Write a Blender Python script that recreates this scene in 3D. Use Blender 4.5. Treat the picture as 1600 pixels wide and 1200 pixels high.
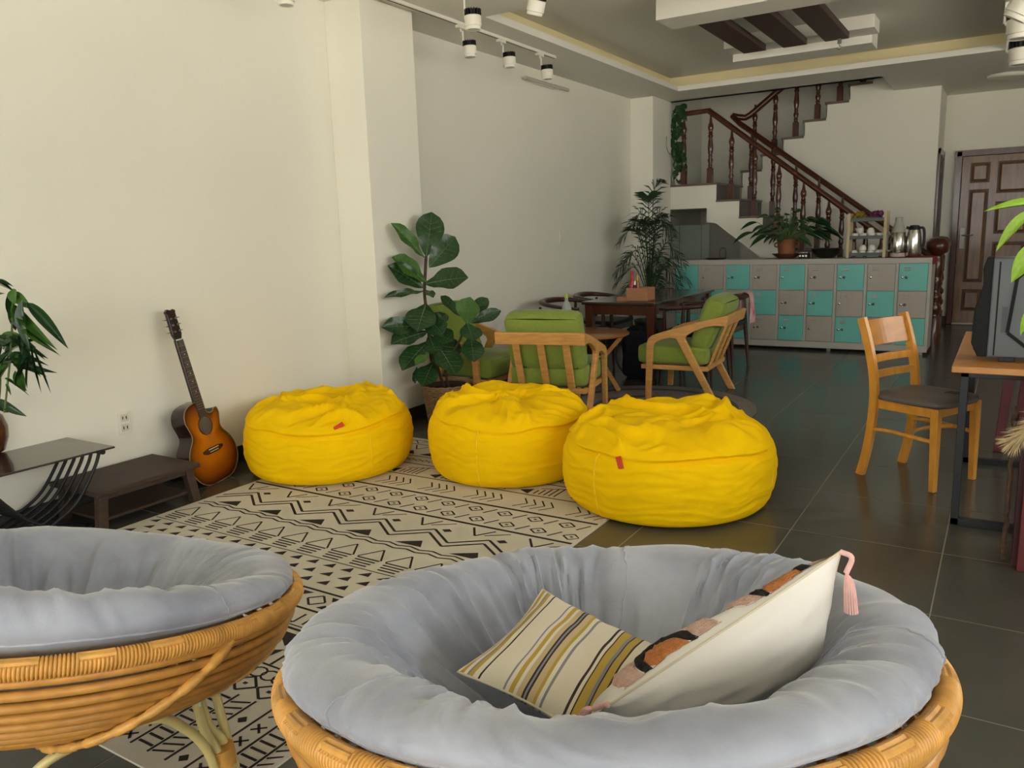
import bpy, bmesh, math, random
from mathutils import Vector, Matrix, noise
PI = math.pi
random.seed(7)
for o in list(bpy.data.objects): bpy.data.objects.remove(o)
scene = bpy.context.scene
COL = scene.collection

# ------------------------------------------------------------------ camera
FPX, YAW, PITCH, ROLL, CAMH = 1240.2, -0.558017, -0.185296, -0.0320712, 1.335
_f = Vector((math.sin(YAW)*math.cos(PITCH), math.cos(YAW)*math.cos(PITCH), math.sin(PITCH)))
_r = Vector((math.cos(YAW), -math.sin(YAW), 0.0))
_u = _r.cross(_f)
_c, _s = math.cos(ROLL), math.sin(ROLL)
CR, CU, CF = _r*_c + _u*_s, _u*_c - _r*_s, _f
CO = Vector((0, 0, CAMH))
cam = bpy.data.cameras.new('camera')
cam_o = bpy.data.objects.new('camera', cam); COL.objects.link(cam_o)
cam.sensor_width = 36.0; cam.lens = FPX/1600*36.0; cam.clip_start = 0.05
cam_o.matrix_world = Matrix(((CR.x, CU.x, -CF.x, CO.x), (CR.y, CU.y, -CF.y, CO.y), (CR.z, CU.z, -CF.z, CO.z), (0, 0, 0, 1)))
scene.camera = cam_o

def at(x, y, axis, val):
    """point of the room seen at photo pixel (x, y) on the plane axis = val"""
    d = CR*((x-800)/FPX) - CU*((y-600)/FPX) + CF
    k = 'xyz'.index(axis)
    return CO + d*((val - CO[k])/d[k])

# ------------------------------------------------------------------ light
world = bpy.data.worlds.new('world'); scene.world = world; world.use_nodes = True
bg = world.node_tree.nodes['Background']
bg.inputs[0].default_value = (1.0, 1.0, 0.955, 1); bg.inputs[1].default_value = 5.5
def area(name, loc, rot, sx, sy, power, col=(1, 0.96, 0.88), portal=False):
    l = bpy.data.lights.new(name, 'AREA'); l.shape = 'RECTANGLE'; l.size = sx; l.size_y = sy
    l.energy = power; l.color = col
    if portal: l.cycles.is_portal = True
    o = bpy.data.objects.new(name, l); COL.objects.link(o); o.location = loc; o.rotation_euler = rot
    return o
area('added_shopfront_portal', (-0.5, -4.9, 1.42), (PI/2, 0, 0), 6.8, 2.84, 10, portal=True)  # portal across the added shopfront opening
area('added_side_portal', (2.98, 2.6, 1.95), (PI/2, 0, PI/2), 9, 1.5, 10, portal=True)  # portal across the added opening in the right wall
sun = bpy.data.lights.new('sun', 'SUN'); sun.energy = 55.0; sun.angle = 0.01; sun.color = (1, 0.97, 0.9)
sun_o = bpy.data.objects.new('sun', sun); COL.objects.link(sun_o)
sun_o.rotation_euler = Vector((0.55, -0.12, -0.83)).to_track_quat('-Z', 'Y').to_euler()   # runs along the street, never into the room
scene.view_settings.view_transform = 'Standard'
scene.view_settings.look = 'None'
scene.view_settings.gamma = 1.0
scene.view_settings.use_curve_mapping = False
scene.view_settings.exposure = -0.32

# ------------------------------------------------------------------ materials
def lin(c):
    c = c/255.0
    return c/12.92 if c <= 0.04045 else ((c+0.055)/1.055)**2.4
def S(r, g, b): return (lin(r), lin(g), lin(b))
MATS = {}
def mat(name, col, rough=0.6, metal=0.0, var=0.0, vscale=6.0, bump=0.0, bscale=60.0, stretch=None, sheen=0.0, coat=0.0, col2=None, trans=0.0, alpha=1.0, ior=1.45, spec=None, tcoord='Object'):
    if name in MATS: return MATS[name]
    m = bpy.data.materials.new(name); m.use_nodes = True; MATS[name] = m
    nt = m.node_tree; N = nt.nodes; L = nt.links; b = N['Principled BSDF']
    b.inputs['Roughness'].default_value = rough; b.inputs['Metallic'].default_value = metal
    b.inputs['Base Color'].default_value = (*col, 1)
    b.inputs['IOR'].default_value = ior
    if sheen: b.inputs['Sheen Weight'].default_value = sheen; b.inputs['Sheen Roughness'].default_value = 0.4
    if coat: b.inputs['Coat Weight'].default_value = coat; b.inputs['Coat Roughness'].default_value = 0.12
    if trans: b.inputs['Transmission Weight'].default_value = trans
    if alpha < 1: b.inputs['Alpha'].default_value = alpha
    if spec is not None: b.inputs['Specular IOR Level'].default_value = spec
    if var or bump or col2:
        tc = N.new('ShaderNodeTexCoord'); mp = N.new('ShaderNodeMapping'); L.new(tc.outputs[tcoord], mp.inputs['Vector'])
        if stretch: mp.inputs['Scale'].default_value = stretch
    if var or col2:
        nz = N.new('ShaderNodeTexNoise'); nz.inputs['Scale'].default_value = vscale; nz.inputs['Detail'].default_value = 5
        L.new(mp.outputs[0], nz.inputs['Vector'])
        rp = N.new('ShaderNodeValToRGB'); rp.color_ramp.elements[0].position = 0.3; rp.color_ramp.elements[1].position = 0.7
        c2 = col2 if col2 else tuple(min(1, c*(1+var)) for c in col)
        c1 = col if col2 else tuple(c*(1-var) for c in col)
        rp.color_ramp.elements[0].color = (*c1, 1); rp.color_ramp.elements[1].color = (*c2, 1)
        L.new(nz.outputs['Fac'], rp.inputs['Fac']); L.new(rp.outputs['Color'], b.inputs['Base Color'])
    if bump:
        n2 = N.new('ShaderNodeTexNoise'); n2.inputs['Scale'].default_value = bscale; n2.inputs['Detail'].default_value = 4
        L.new(mp.outputs[0], n2.inputs['Vector'])
        bp = N.new('ShaderNodeBump'); bp.inputs['Strength'].default_value = bump; bp.inputs['Distance'].default_value = 0.01
        L.new(n2.outputs['Fac'], bp.inputs['Height']); L.new(bp.outputs['Normal'], b.inputs['Normal'])
    return m

WALL = mat('wall_paint', S(236, 233, 219), 0.7, var=0.02, vscale=1.2, bump=0.03, bscale=90)
CEIL = mat('ceiling_paint', S(228, 225, 214), 0.8)
CREAM = mat('cove_cream', S(236, 222, 176), 0.8)  # cove walls creamier in tone than the ceiling
TILE = mat('floor_tile', S(76, 75, 68), 0.2, var=0.10, vscale=3.0, bump=0.01, bscale=300, tcoord='Object')
GROUT = mat('grout', S(128, 124, 112), 0.8)
SKIRT = mat('skirting_tile', S(58, 56, 53), 0.3)
WICKER = mat('honey_rattan', S(210, 156, 76), 0.45, var=0.2, vscale=26, bump=0.15, bscale=160, coat=0.2)
CANE = mat('rattan_cane', S(196, 140, 66), 0.4, var=0.15, vscale=30, coat=0.25)
PALE = mat('peeled_cane', S(208, 192, 130), 0.38, var=0.12, vscale=14, coat=0.3)
VELVET = mat('grey_velvet', S(126, 130, 143), 0.85, col2=S(172, 177, 190), vscale=4.2, bump=0.1, bscale=160, sheen=0.5, stretch=(1, 1, 1))
LINEN = mat('cushion_underside', S(190, 186, 178), 0.9, var=0.12, vscale=60, bump=0.3, bscale=400)
YELLOW = mat('yellow_corduroy', S(255, 203, 2), 0.9, var=0.05, vscale=4, bump=0.12, bscale=150, spec=0.15)
YSEAM = mat('yellow_seam', S(252, 206, 40), 0.8)
REDTAG = mat('red_tag', S(214, 70, 40), 0.7)
OAK = mat('light_oak', S(206, 152, 84), 0.45, var=0.16, vscale=9, stretch=(1, 1, 6), bump=0.05, coat=0.15)
HONEY = mat('honey_wood', S(214, 150, 58), 0.35, var=0.14, vscale=8, stretch=(3, 3, 1), bump=0.04, coat=0.3)
DARKW = mat('dark_walnut', S(66, 36, 26), 0.32, var=0.2, vscale=9, stretch=(1, 6, 1), coat=0.3)
REDW = mat('red_brown_wood', S(78, 37, 21), 0.28, var=0.25, vscale=12, stretch=(4, 4, 1), coat=0.5)
DOORW = mat('door_wood', S(118, 80, 46), 0.35, var=0.28, vscale=5, stretch=(5, 5, 0.7), coat=0.4)
DOORD = mat('door_groove', S(52, 30, 18), 0.4)
OLDW = mat('weathered_wood', S(62, 46, 36), 0.6, var=0.3, vscale=10, stretch=(5, 1, 5), bump=0.3, bscale=50)
GREEN = mat('green_linen', S(130, 147, 60), 0.9, var=0.07, vscale=40, bump=0.2, bscale=350, sheen=0.2)
BLACK = mat('black_metal', S(42, 44, 46), 0.4, metal=0.4)
BLK = mat('black_plastic', S(26, 26, 27), 0.5)
WHITEP = mat('white_plastic', S(232, 228, 214), 0.4)
CHROME = mat('steel', S(200, 198, 192), 0.18, metal=1.0)
DULLST = mat('dull_steel', S(120, 118, 112), 0.35, metal=1.0)
GLASS = mat('clear_glass', (0.85, 0.95, 0.9), 0.02, trans=1.0, ior=1.45)
PLASTIC = mat('clear_plastic', S(206, 214, 208), 0.1, alpha=0.4)
LEAF = mat('leaf_dark', S(36, 66, 34), 0.32, var=0.3, vscale=8, coat=0.2)
LEAF2 = mat('leaf_mid', S(62, 100, 36), 0.4, var=0.2, vscale=8)
LEAF3 = mat('leaf_bright', S(150, 190, 60), 0.4, var=0.15, vscale=8)
PALMG = mat('leaf_palm', S(38, 60, 36), 0.45, var=0.3, vscale=8)
VEIN = mat('leaf_vein', S(110, 136, 84), 0.5)
BARK = mat('bark', S(70, 52, 38), 0.8, var=0.3, vscale=30)
STEMG = mat('green_stem', S(92, 112, 62), 0.5)
TERRA = mat('terracotta', S(136, 84, 52), 0.6, var=0.2, vscale=12)
BROWNP = mat('brown_glaze', S(88, 48, 34), 0.2, var=0.25, vscale=9, coat=0.5)
SOIL = mat('soil', S(46, 34, 26), 0.95, bump=0.6, bscale=80)
BASKET = mat('seagrass', S(158, 126, 92), 0.75, var=0.25, vscale=40, bump=0.4, bscale=200)
LGREY = mat('locker_grey', S(176, 172, 163), 0.45, var=0.05, vscale=5, bump=0.05, bscale=12)
LTEAL = mat('locker_teal', S(106, 186, 176), 0.4, var=0.05, vscale=5, bump=0.05, bscale=12)
LDOOR = mat('locker_door_grey', S(168, 160, 150), 0.42, var=0.06, vscale=5, bump=0.05, bscale=12)
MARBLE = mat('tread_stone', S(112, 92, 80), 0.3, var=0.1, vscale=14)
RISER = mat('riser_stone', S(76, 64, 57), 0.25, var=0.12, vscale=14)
MAROON = mat('maroon_lacquer', S(104, 40, 46), 0.4, var=0.06)

# ------------------------------------------------------------------ mesh helpers
class MB:
    def __init__(s): s.v = []; s.f = []
    def add(s, vs, fs, M=None):
        n = len(s.v)
        s.v += [(M @ Vector(v)) if M is not None else Vector(v) for v in vs]
        s.f += [tuple(i+n for i in f) for f in fs]
        return s
    def box(s, x0, x1, y0, y1, z0, z1, M=None):
        v = [(x0,y0,z0),(x1,y0,z0),(x1,y1,z0),(x0,y1,z0),(x0,y0,z1),(x1,y0,z1),(x1,y1,z1),(x0,y1,z1)]
        return s.add(v, [(0,3,2,1),(4,5,6,7),(0,1,5,4),(1,2,6,5),(2,3,7,6),(3,0,4,7)], M)
    def bar(s, p, q, w, t, up=(0, 0, 1), w2=None, t2=None):
        """rectangular bar from p to q, width w across, thickness t along up"""
        p, q = Vector(p), Vector(q); d = (q-p).normalized(); up = Vector(up)
        a = d.cross(up)
        if a.length < 1e-4: a = d.cross(Vector((1, 0, 0)))
        a.normalize(); b = a.cross(d).normalized()
        w2 = w2 or w; t2 = t2 or t
        v = [p-a*w/2-b*t/2, p+a*w/2-b*t/2, p+a*w/2+b*t/2, p-a*w/2+b*t/2, q-a*w2/2-b*t2/2, q+a*w2/2-b*t2/2, q+a*w2/2+b*t2/2, q-a*w2/2+b*t2/2]
        return s.add(v, [(0,3,2,1),(4,5,6,7),(0,1,5,4),(1,2,6,5),(2,3,7,6),(3,0,4,7)])
    def tube(s, pts, r, seg=8, closed=False, caps=True, flat=1.0, up=None):
        pts = [Vector(p) for p in pts]; n = len(pts)
        rr = r if isinstance(r, (list, tuple)) else [r]*n
        base = len(s.v); prev = None
        for i in range(n):
            if closed: d = pts[(i+1) % n]-pts[i-1]
            else: d = pts[min(i+1, n-1)]-pts[max(i-1, 0)]
            d.normalize()
            if up is not None: a = d.cross(Vector(up))
            elif prev is None: a = d.cross(Vector((0, 0, 1)))
            else: a = prev - d*prev.dot(d)
            if a.length < 1e-3: a = d.cross(Vector((1, 0, 0)))
            a.normalize(); b = d.cross(a); prev = a
            for k in range(seg):
                t = 2*PI*k/seg
                s.v.append(pts[i] + a*(rr[i]*math.cos(t)) + b*(rr[i]*flat*math.sin(t)))
        m = n if closed else n-1
        for i in range(m):
            j = (i+1) % n
            for k in range(seg):
                l = (k+1) % seg
                s.f.append((base+i*seg+k, base+i*seg+l, base+j*seg+l, base+j*seg+k))
        if caps and not closed:
            s.f.append(tuple(base+k for k in reversed(range(seg))))
            s.f.append(tuple(base+(n-1)*seg+k for k in range(seg)))
        return s
    def lathe(s, prof, seg=20, c=(0, 0, 0), M=None):
        c = Vector(c); base = len(s.v); vs = []; fs = []
        for r, z in prof:
            for k in range(seg):
                t = 2*PI*k/seg
                vs.append(c + Vector((r*math.cos(t), r*math.sin(t), z)))
        n = len(prof)
        for i in range(n-1):
            for k in range(seg):
                l = (k+1) % seg
                fs.append((i*seg+k, i*seg+l, (i+1)*seg+l, (i+1)*seg+k))
        if prof[0][0] > 1e-6: fs.append(tuple(reversed(range(seg))))
        if prof[-1][0] > 1e-6: fs.append(tuple((n-1)*seg+k for k in range(seg)))
        return s.add(vs, fs, M)
    def prism(s, poly, fn, t0, t1):
        """polygon (a, b) extruded from t0 to t1; fn(a, b, t) gives the point"""
        n = len(poly)
        v = [fn(a, b, t0) for a, b in poly] + [fn(a, b, t1) for a, b in poly]
        f = [tuple(reversed(range(n))), tuple(range(n, 2*n))] + [(i, (i+1) % n, n+(i+1) % n, n+i) for i in range(n)]
        return s.add(v, f)
    def grid(s, fn, nu, nv, cu=False, cv=False):
        base = len(s.v)
        for i in range(nu):
            for j in range(nv): s.v.append(Vector(fn(i, j)))
        for i in range(nu if cu else nu-1):
            for j in range(nv if cv else nv-1):
                a, b = i, (i+1) % nu; c, d = j, (j+1) % nv
                s.f.append((base+a*nv+c, base+b*nv+c, base+b*nv+d, base+a*nv+d))
        return s
    def build(s, name, m, parent=None, off=None, smooth=None, bevel=0.0, seg=2, recalc=True):
        me = bpy.data.meshes.new(name)
        off = Vector(off) if off is not None else None
        me.from_pydata([tuple(v-off) if off is not None else tuple(v) for v in s.v], [], s.f)
        if recalc:
            bm = bmesh.new(); bm.from_mesh(me)
            bmesh.ops.remove_doubles(bm, verts=bm.verts, dist=1e-6)
            bmesh.ops.recalc_face_normals(bm, faces=bm.faces)
            bm.to_mesh(me); bm.free()
        if smooth:
            me.shade_smooth()
            me.set_sharp_from_angle(angle=math.radians(smooth))
        if m is not None: me.materials.append(m)
        o = bpy.data.objects.new(name, me); COL.objects.link(o)
        if parent is not None: o.parent = parent
        if bevel:
            md = o.modifiers.new('bevel', 'BEVEL'); md.width = bevel; md.segments = seg; md.limit_method = 'ANGLE'; md.angle_limit = math.radians(40)
        return o

def tag(o, label, cat, group=None, kind=None):
    if label: o['label'] = label
    if cat: o['category'] = cat
    if group: o['group'] = group
    if kind: o['kind'] = kind
    return o
def thing(name, loc, label, cat, rz=0.0, group=None):
    o = bpy.data.objects.new(name, None); COL.objects.link(o); o.empty_display_size = 0.1
    o.location = loc; o.rotation_euler = (0, 0, rz)
    return tag(o, label, cat, group)
def struct(o): o['kind'] = 'structure'; return o
def copy_tree(o, parent=None):
    c = o.copy(); COL.objects.link(c)
    if parent is not None: c.parent = parent
    for ch in [x for x in bpy.data.objects if x.parent == o]: copy_tree(ch, c)
    return c
def share(o, name, parent, loc, rot=(0, 0, 0), scale=(1, 1, 1), m=None):
    c = o.copy(); c.name = name; COL.objects.link(c); c.parent = parent; c.location = loc; c.rotation_euler = rot; c.scale = scale
    return c
def smoothstep(a, b, x):
    t = max(0, min(1, (x-a)/(b-a))); return t*t*(3-2*t)
def spline(P, n):
    """Catmull-Rom through the points P, n samples per span"""
    P = [Vector(p) for p in P]; out = []
    for i in range(len(P)-1):
        p0 = P[i-1] if i > 0 else P[i]*2-P[i+1]; p1, p2 = P[i], P[i+1]
        p3 = P[i+2] if i+2 < len(P) else P[i+1]*2-P[i]
        for k in range(n):
            t = k/n
            out.append(0.5*((2*p1) + (p2-p0)*t + (2*p0-5*p1+4*p2-p3)*t*t + (3*p1-p0-3*p2+p3)*t**3))
    out.append(P[-1]); return out
# ------------------------------------------------------------------ room shell
XW, XR, YF, YB, ZC, ZR = -4.0, 3.0, -5.0, 11.95, 2.9, 3.08
def slab(name, m, *boxes, **k):
    b = MB()
    for x in boxes: b.box(*x)
    return b.build(name, m, **k)
floor = struct(slab('floor', GROUT, (XW-0.1, XR+0.1, YF-0.1, YB+0.1, -0.12, -0.0009)))
S_T = 0.6; j0_ = math.floor((-1.0-3.5104)/0.6); TX0, TY0 = -0.7426, 3.5104
MB().box(XW, XR, YF, TY0+j0_*S_T, -0.0009, 0.0).build('tile_field', TILE, floor)
tb = MB(); tb.box(-0.2982, 0.2982, -0.2982, 0.2982, -0.012, 0.0)
proto_tile = tb.build('tile', TILE, floor, bevel=0.0012, seg=1)
first = True
i0 = math.floor((XW-TX0)/S_T); j0 = math.floor((-1.0-TY0)/S_T)
for i in range(i0, 7):
    for j in range(j0, 16):
        x0, x1 = TX0+i*S_T, TX0+(i+1)*S_T; y0, y1 = TY0+j*S_T, TY0+(j+1)*S_T
        x0, x1, y0, y1 = max(x0, XW), min(x1, XR), max(y0, -99), min(y1, YB)
        if x1-x0 < 0.02 or y1-y0 < 0.02: continue
        o = proto_tile if first else share(proto_tile, 'tile', floor, (0, 0, 0))
        first = False
        o.location = ((x0+x1)/2, (y0+y1)/2, random.uniform(-0.0004, 0.0004)); o.scale = ((x1-x0)/S_T, (y1-y0)/S_T, 1)

struct(slab('wall_left', WALL, (XW-0.15, XW, YF, YB, 0, 5.4)))
struct(slab('wall_pillar_near', WALL, (XW, -3.69, 4.19, 4.74, 0, ZC), bevel=0.004))
struct(slab('wall_pillar_far', WALL, (XW, -3.71, 9.30, 9.90, 0, ZC), bevel=0.004))
WY0, WY1 = -1.9, 7.1  # unseen opening added in the right wall so daylight fills the room
struct(slab('wall_right', WALL, (XR, XR+0.15, YF, WY0, 0, 3.3), (XR, XR+0.15, WY1, YB, 0, 3.3), (XR, XR+0.15, WY0, WY1, 0, 1.2), (XR, XR+0.15, WY0, WY1, 2.7, 3.3)))
wf = MB()
for i in range(5): y = WY0+0.03+(WY1-WY0-0.06)*i/4; wf.box(XR+0.05, XR+0.11, y-0.03, y+0.03, 1.2, 2.7)
wf.box(XR+0.05, XR+0.11, WY0, WY1, 1.2, 1.26); wf.box(XR+0.05, XR+0.11, WY0, WY1, 2.64, 2.7)
struct(wf.build('added_window_2', BLACK, bevel=0.003))  # frame of the added side opening
struct(slab('wall_back', WALL, (XW, XR, YB, YB+0.15, 0, 5.4)))
# unseen shopfront added behind the camera for daylight: piers, head, sill, one wide opening
struct(slab('wall_front', WALL, (XW-0.15, -3.9, YF-0.15, YF, 0, 3.3), (2.9, XR+0.15, YF-0.15, YF, 0, 3.3), (-3.9, 2.9, YF-0.15, YF, 2.85, 3.3)))
wf = MB()
for x in (-3.87, -2.2, -0.5, 1.2, 2.87): wf.box(x-0.03, x+0.03, YF-0.11, YF-0.05, 0, 2.85)
wf.box(-3.9, 2.9, YF-0.11, YF-0.05, 2.79, 2.85)
struct(wf.build('added_window_1', BLACK, bevel=0.003))  # frame of the added shopfront opening
struct(slab('ground_outside', mat('pavement', S(186, 182, 174), 0.9, var=0.1), (-30, 25, -40, YF-0.15, -0.2, -0.06), (XR+0.15, 25, YF-0.15, 30, -0.2, -0.06)))

RX0, RX1, RY0, RY1, EX = -3.36, -0.15, 5.17, 9.19, 0.15
LT = 0.055
ce = MB()
def ring(b, X0, X1, Y0, Y1, x0, x1, y0, y1, z0, z1):
    b.box(X0, X1, Y0, y0, z0, z1); b.box(X0, X1, y1, Y1, z0, z1); b.box(X0, x0, y0, y1, z0, z1); b.box(x1, X1, y0, y1, z0, z1)
ring(ce, XW, XR, YF, 9.95, RX0, RX1, RY0, RY1, ZC, ZC+LT)
ce.box(-1.3, XR, 9.95, YB, ZC, ZC+LT)
ce.box(XW, XR, YF, 9.95, ZR, ZR+0.1)
ceiling = struct(ce.build('ceiling', CEIL))
cv = MB(); ring(cv, RX0-EX-0.05, RX1+EX+0.05, RY0-EX-0.05, RY1+EX+0.05, RX0-EX, RX1+EX, RY0-EX, RY1+EX, ZC+LT, ZR)
struct(cv.build('trim_1', CREAM))
# stairwell shaft above the ceiling
sh = MB(); sh.box(XW, -1.3, 9.85, 9.95, ZC, 5.4); sh.box(-1.3, -1.2, 9.95, YB, ZC+LT, 5.4); sh.box(XW-0.1, -1.2, 9.85, YB+0.1, 5.4, 5.5)
struct(sh.build('wall_stairwell', WALL))
# skirting
struct(slab('baseboard_left', SKIRT, (XW, XW+0.012, YF, 4.19, 0, 0.1), (XW, XW+0.012, 4.74, 9.3, 0, 0.1), (-3.69, -3.678, 4.178, 4.752, 0, 0.1), (XW+0.012, -3.69, 4.178, 4.19, 0, 0.1), (XW+0.012, -3.69, 4.74, 4.752, 0, 0.1)))
struct(slab('baseboard_right', SKIRT, (XR-0.012, XR, YF, YB, 0, 0.1)))

# wall under the upper flight, stepped along its top
UX, UR, UH, UZ0 = -3.12, 0.262, 0.19, 2.09
poly = [(-3.12, 0), (-0.8, 0), (-0.8, ZC), (-1.3, ZC)]
k = 6
zt = [(UX+UR*i, UX+UR*(i+1), UZ0+UH*i) for i in range(7)]
for xa, xb, z in reversed(zt):
    poly += [(min(xb, -1.3), z-0.03), (xa, z-0.03)]
struct(MB().prism(poly, lambda a, b, t: Vector((a, t, b)), 11.0, 11.9).build('wall_stair', WALL))
struct(slab('wall_stair_end', WALL, (-0.9, -0.8, 11.9, YB, 0, ZC)))
struct(slab('baseboard_back', SKIRT, (-0.8, -0.62, YB-0.012, YB, 0, 0.1), (0.36, XR, YB-0.012, YB, 0, 0.1)))

# hanging ceiling feature: two white beams carrying three dark boards
cf = thing('ceiling_feature', (-1.8, 7.1, ZR), 'white stepped plaster beams with dark wooden boards hanging in the raised ceiling', 'ceiling decoration')
OFF = (-1.8, 7.1, ZR)
MB().box(-2.40, -1.15, 6.07, 6.41, 2.9, ZR).build('beam', CEIL, cf, OFF, bevel=0.003)
b = MB(); b.box(-2.39, -1.155, 8.03, 8.36, 2.905, ZR); b.build('beam', CEIL, cf, OFF, bevel=0.003)
MB().box(-2.39, -1.10, 7.74, 8.03, 2.972, ZR).build('beam_step', CEIL, cf, OFF, bevel=0.003)
SLATM = mat('ceiling_board', S(64, 44, 36), 0.5, var=0.12, vscale=8, stretch=(6, 1, 1))
for xa, xb in ((-2.19, -1.99), (-1.84, -1.635), (-1.485, -1.29)):
    MB().box(xa, xb, 6.41, 7.70, 2.9, 2.955).build('board', SLATM, cf, OFF, bevel=0.004)
h = MB(); h.tube([(-1.36, 7.66, 2.9), (-1.36, 7.66, 2.84)], 0.003, 6); h.tube([(-1.36+0.015*math.sin(t), 7.66, 2.83+0.015*math.cos(t)) for t in [i*PI/6 for i in range(10)]], 0.003, 6)
h.box(-1.375, -1.345, 7.65, 7.67, 2.86, 2.9)
h.build('hook', DULLST, cf, OFF)

# ------------------------------------------------------------------ staircase
st = thing('staircase', (-2.4, 9.9, 0), 'white concrete staircase with stone treads and turned reddish wooden balusters', 'staircase')
SO = (-2.4, 9.9, 0)
LX, LR, LH, LZ = -3.12, 0.287, 0.2103, 1.893
poly = [(-3.999, 1.591), (-3.239, 1.591), (-3.239, 1.419), (-3.123, 1.40), (-1.285, 0.0), (LX+LR*8, 0.0)]
for kk in range(8, 0, -1):
    z = LZ-LH*kk-0.025
    poly += [(LX+LR*kk, z), (LX+LR*(kk-1), z)]
poly += [(LX, LZ-0.025), (-3.999, LZ-0.025)]
MB().prism(poly, lambda a, b, t: Vector((a, t, b)), 9.905, 10.9).build('flight', WALL, st, SO)
MB().box(-3.999, -3.13, 10.9, YB, 1.591, LZ-0.025).build('landing', WALL, st, SO)
MB().box(-3.999, LX+0.02, 9.885, YB, LZ-0.025, LZ).build('landing_slab', MARBLE, st, SO, bevel=0.003)
for kk in range(1, 9):
    z = LZ-LH*kk
    MB().box(LX+LR*(kk-1), LX+LR*kk+0.02, 9.885, 10.9, z-0.025, z).build('tread', MARBLE, st, SO, bevel=0.003)
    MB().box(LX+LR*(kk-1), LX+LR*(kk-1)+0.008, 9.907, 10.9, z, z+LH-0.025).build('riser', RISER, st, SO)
for i, (xa, xb, z) in enumerate(zt[:7]):
    MB().box(xa-0.02, min(xb, -1.31), 10.985, 11.92, z-0.03, z).build('tread', MARBLE, st, SO, bevel=0.003)
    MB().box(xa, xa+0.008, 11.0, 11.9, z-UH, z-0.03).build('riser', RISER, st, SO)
bal_prof = [(0.026, 0.0), (0.026, 0.19), (0.022, 0.2), (0.017, 0.215), (0.023, 0.23), (0.017, 0.245), (0.02, 0.26), (0.027, 0.30), (0.017, 0.335), (0.022, 0.35), (0.017, 0.365), (0.024, 0.40), (0.028, 0.46), (0.021, 0.56), (0.018, 0.595), (0.025, 0.605), (0.025, 0.62), (0.018, 0.635), (0.024, 0.65), (0.018, 0.665), (0.022, 0.685), (0.029, 0.72), (0.026, 0.75), (0.016, 0.785), (0.011, 0.84), (0.010, 0.9)]
bal_prof = [(r*1.22, z) for r, z in bal_prof]
bb = MB(); bb.lathe(bal_prof[1:], 12); bb.box(-0.032, 0.032, -0.032, 0.032, 0, 0.195)
bal0 = bb.build('baluster', REDW, st, smooth=50)
bals = [(-3.56, 9.96, LZ, .92), (-3.22, 9.96, LZ, .92)]
def rail_lo(x): return 2.76+(x+3.25)*-0.775
def rail_hi(x): return 2.79+(x+3.27)*-0.752
for kk in range(1, 8):
    x = LX+LR*(kk-0.5)+0.02; z = LZ-LH*kk
    bals.append((x, 9.96, z, (rail_lo(x)-z)/0.9)); bals.append((x, 10.84, z, (rail_hi(x)-z)/0.9))
for xa, xb, z in zt[:6]:
    bals.append(((xa+xb)/2+0.01, 11.06, z, 0.93))
for n, (x, y, z, sc) in enumerate(bals):
    o = bal0 if n == 0 else share(bal0, 'baluster', st, (0, 0, 0))
    o.location = (x-SO[0], y-SO[1], z); o.scale = (1, 1, sc)
def hrail(pts, name='handrail'):
    MB().tube(spline(pts, 3) if len(pts) > 2 else pts, 0.032, 10, flat=1.25, up=(0, 0, 1)).build(name, REDW, st, SO, smooth=60)
MB().tube([(-3.70, 9.96, 2.745), (-3.25, 9.96, 2.76), (-0.74, 9.96, rail_lo(-0.74))], 0.034, 10).build('handrail', REDW, st, SO, smooth=60)
MB().tube([(-3.25, 10.95, 2.80), (-3.12, 10.88, rail_hi(-3.12)), (-0.74, 10.84, rail_hi(-0.74))], 0.034, 10).build('handrail', REDW, st, SO, smooth=60)
hrail([(-3.25, 10.95, 2.80), (-3.15, 11.02, 2.78), (-3.05, 11.06, 2.80), (-2.70, 11.06, 3.06), (-1.5, 11.06, 3.93)])
nw = [(0.075, 0), (0.075, 0.28), (0.06, 0.30), (0.05, 0.33), (0.07, 0.36), (0.075, 0.40), (0.055, 0.44), (0.05, 0.46), (0.072, 0.50), (0.072, 0.53), (0.05, 0.56), (0.042, 0.60), (0.07, 0.66), (0.06, 0.72), (0.055, 0.74), (0.065, 0.76), (0.065, 0.93), (0.05, 0.955), (0.06, 0.98), (0.10, 1.01), (0.118, 1.06), (0.112, 1.11), (0.075, 1.155), (0.0, 1.165)]
for y, x in ((9.96, -0.66), (10.84, -0.70)):
    p = MB(); p.lathe(nw, 24, (x, y, 0)); p.build('newel_post', REDW, st, SO, smooth=60)

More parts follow.
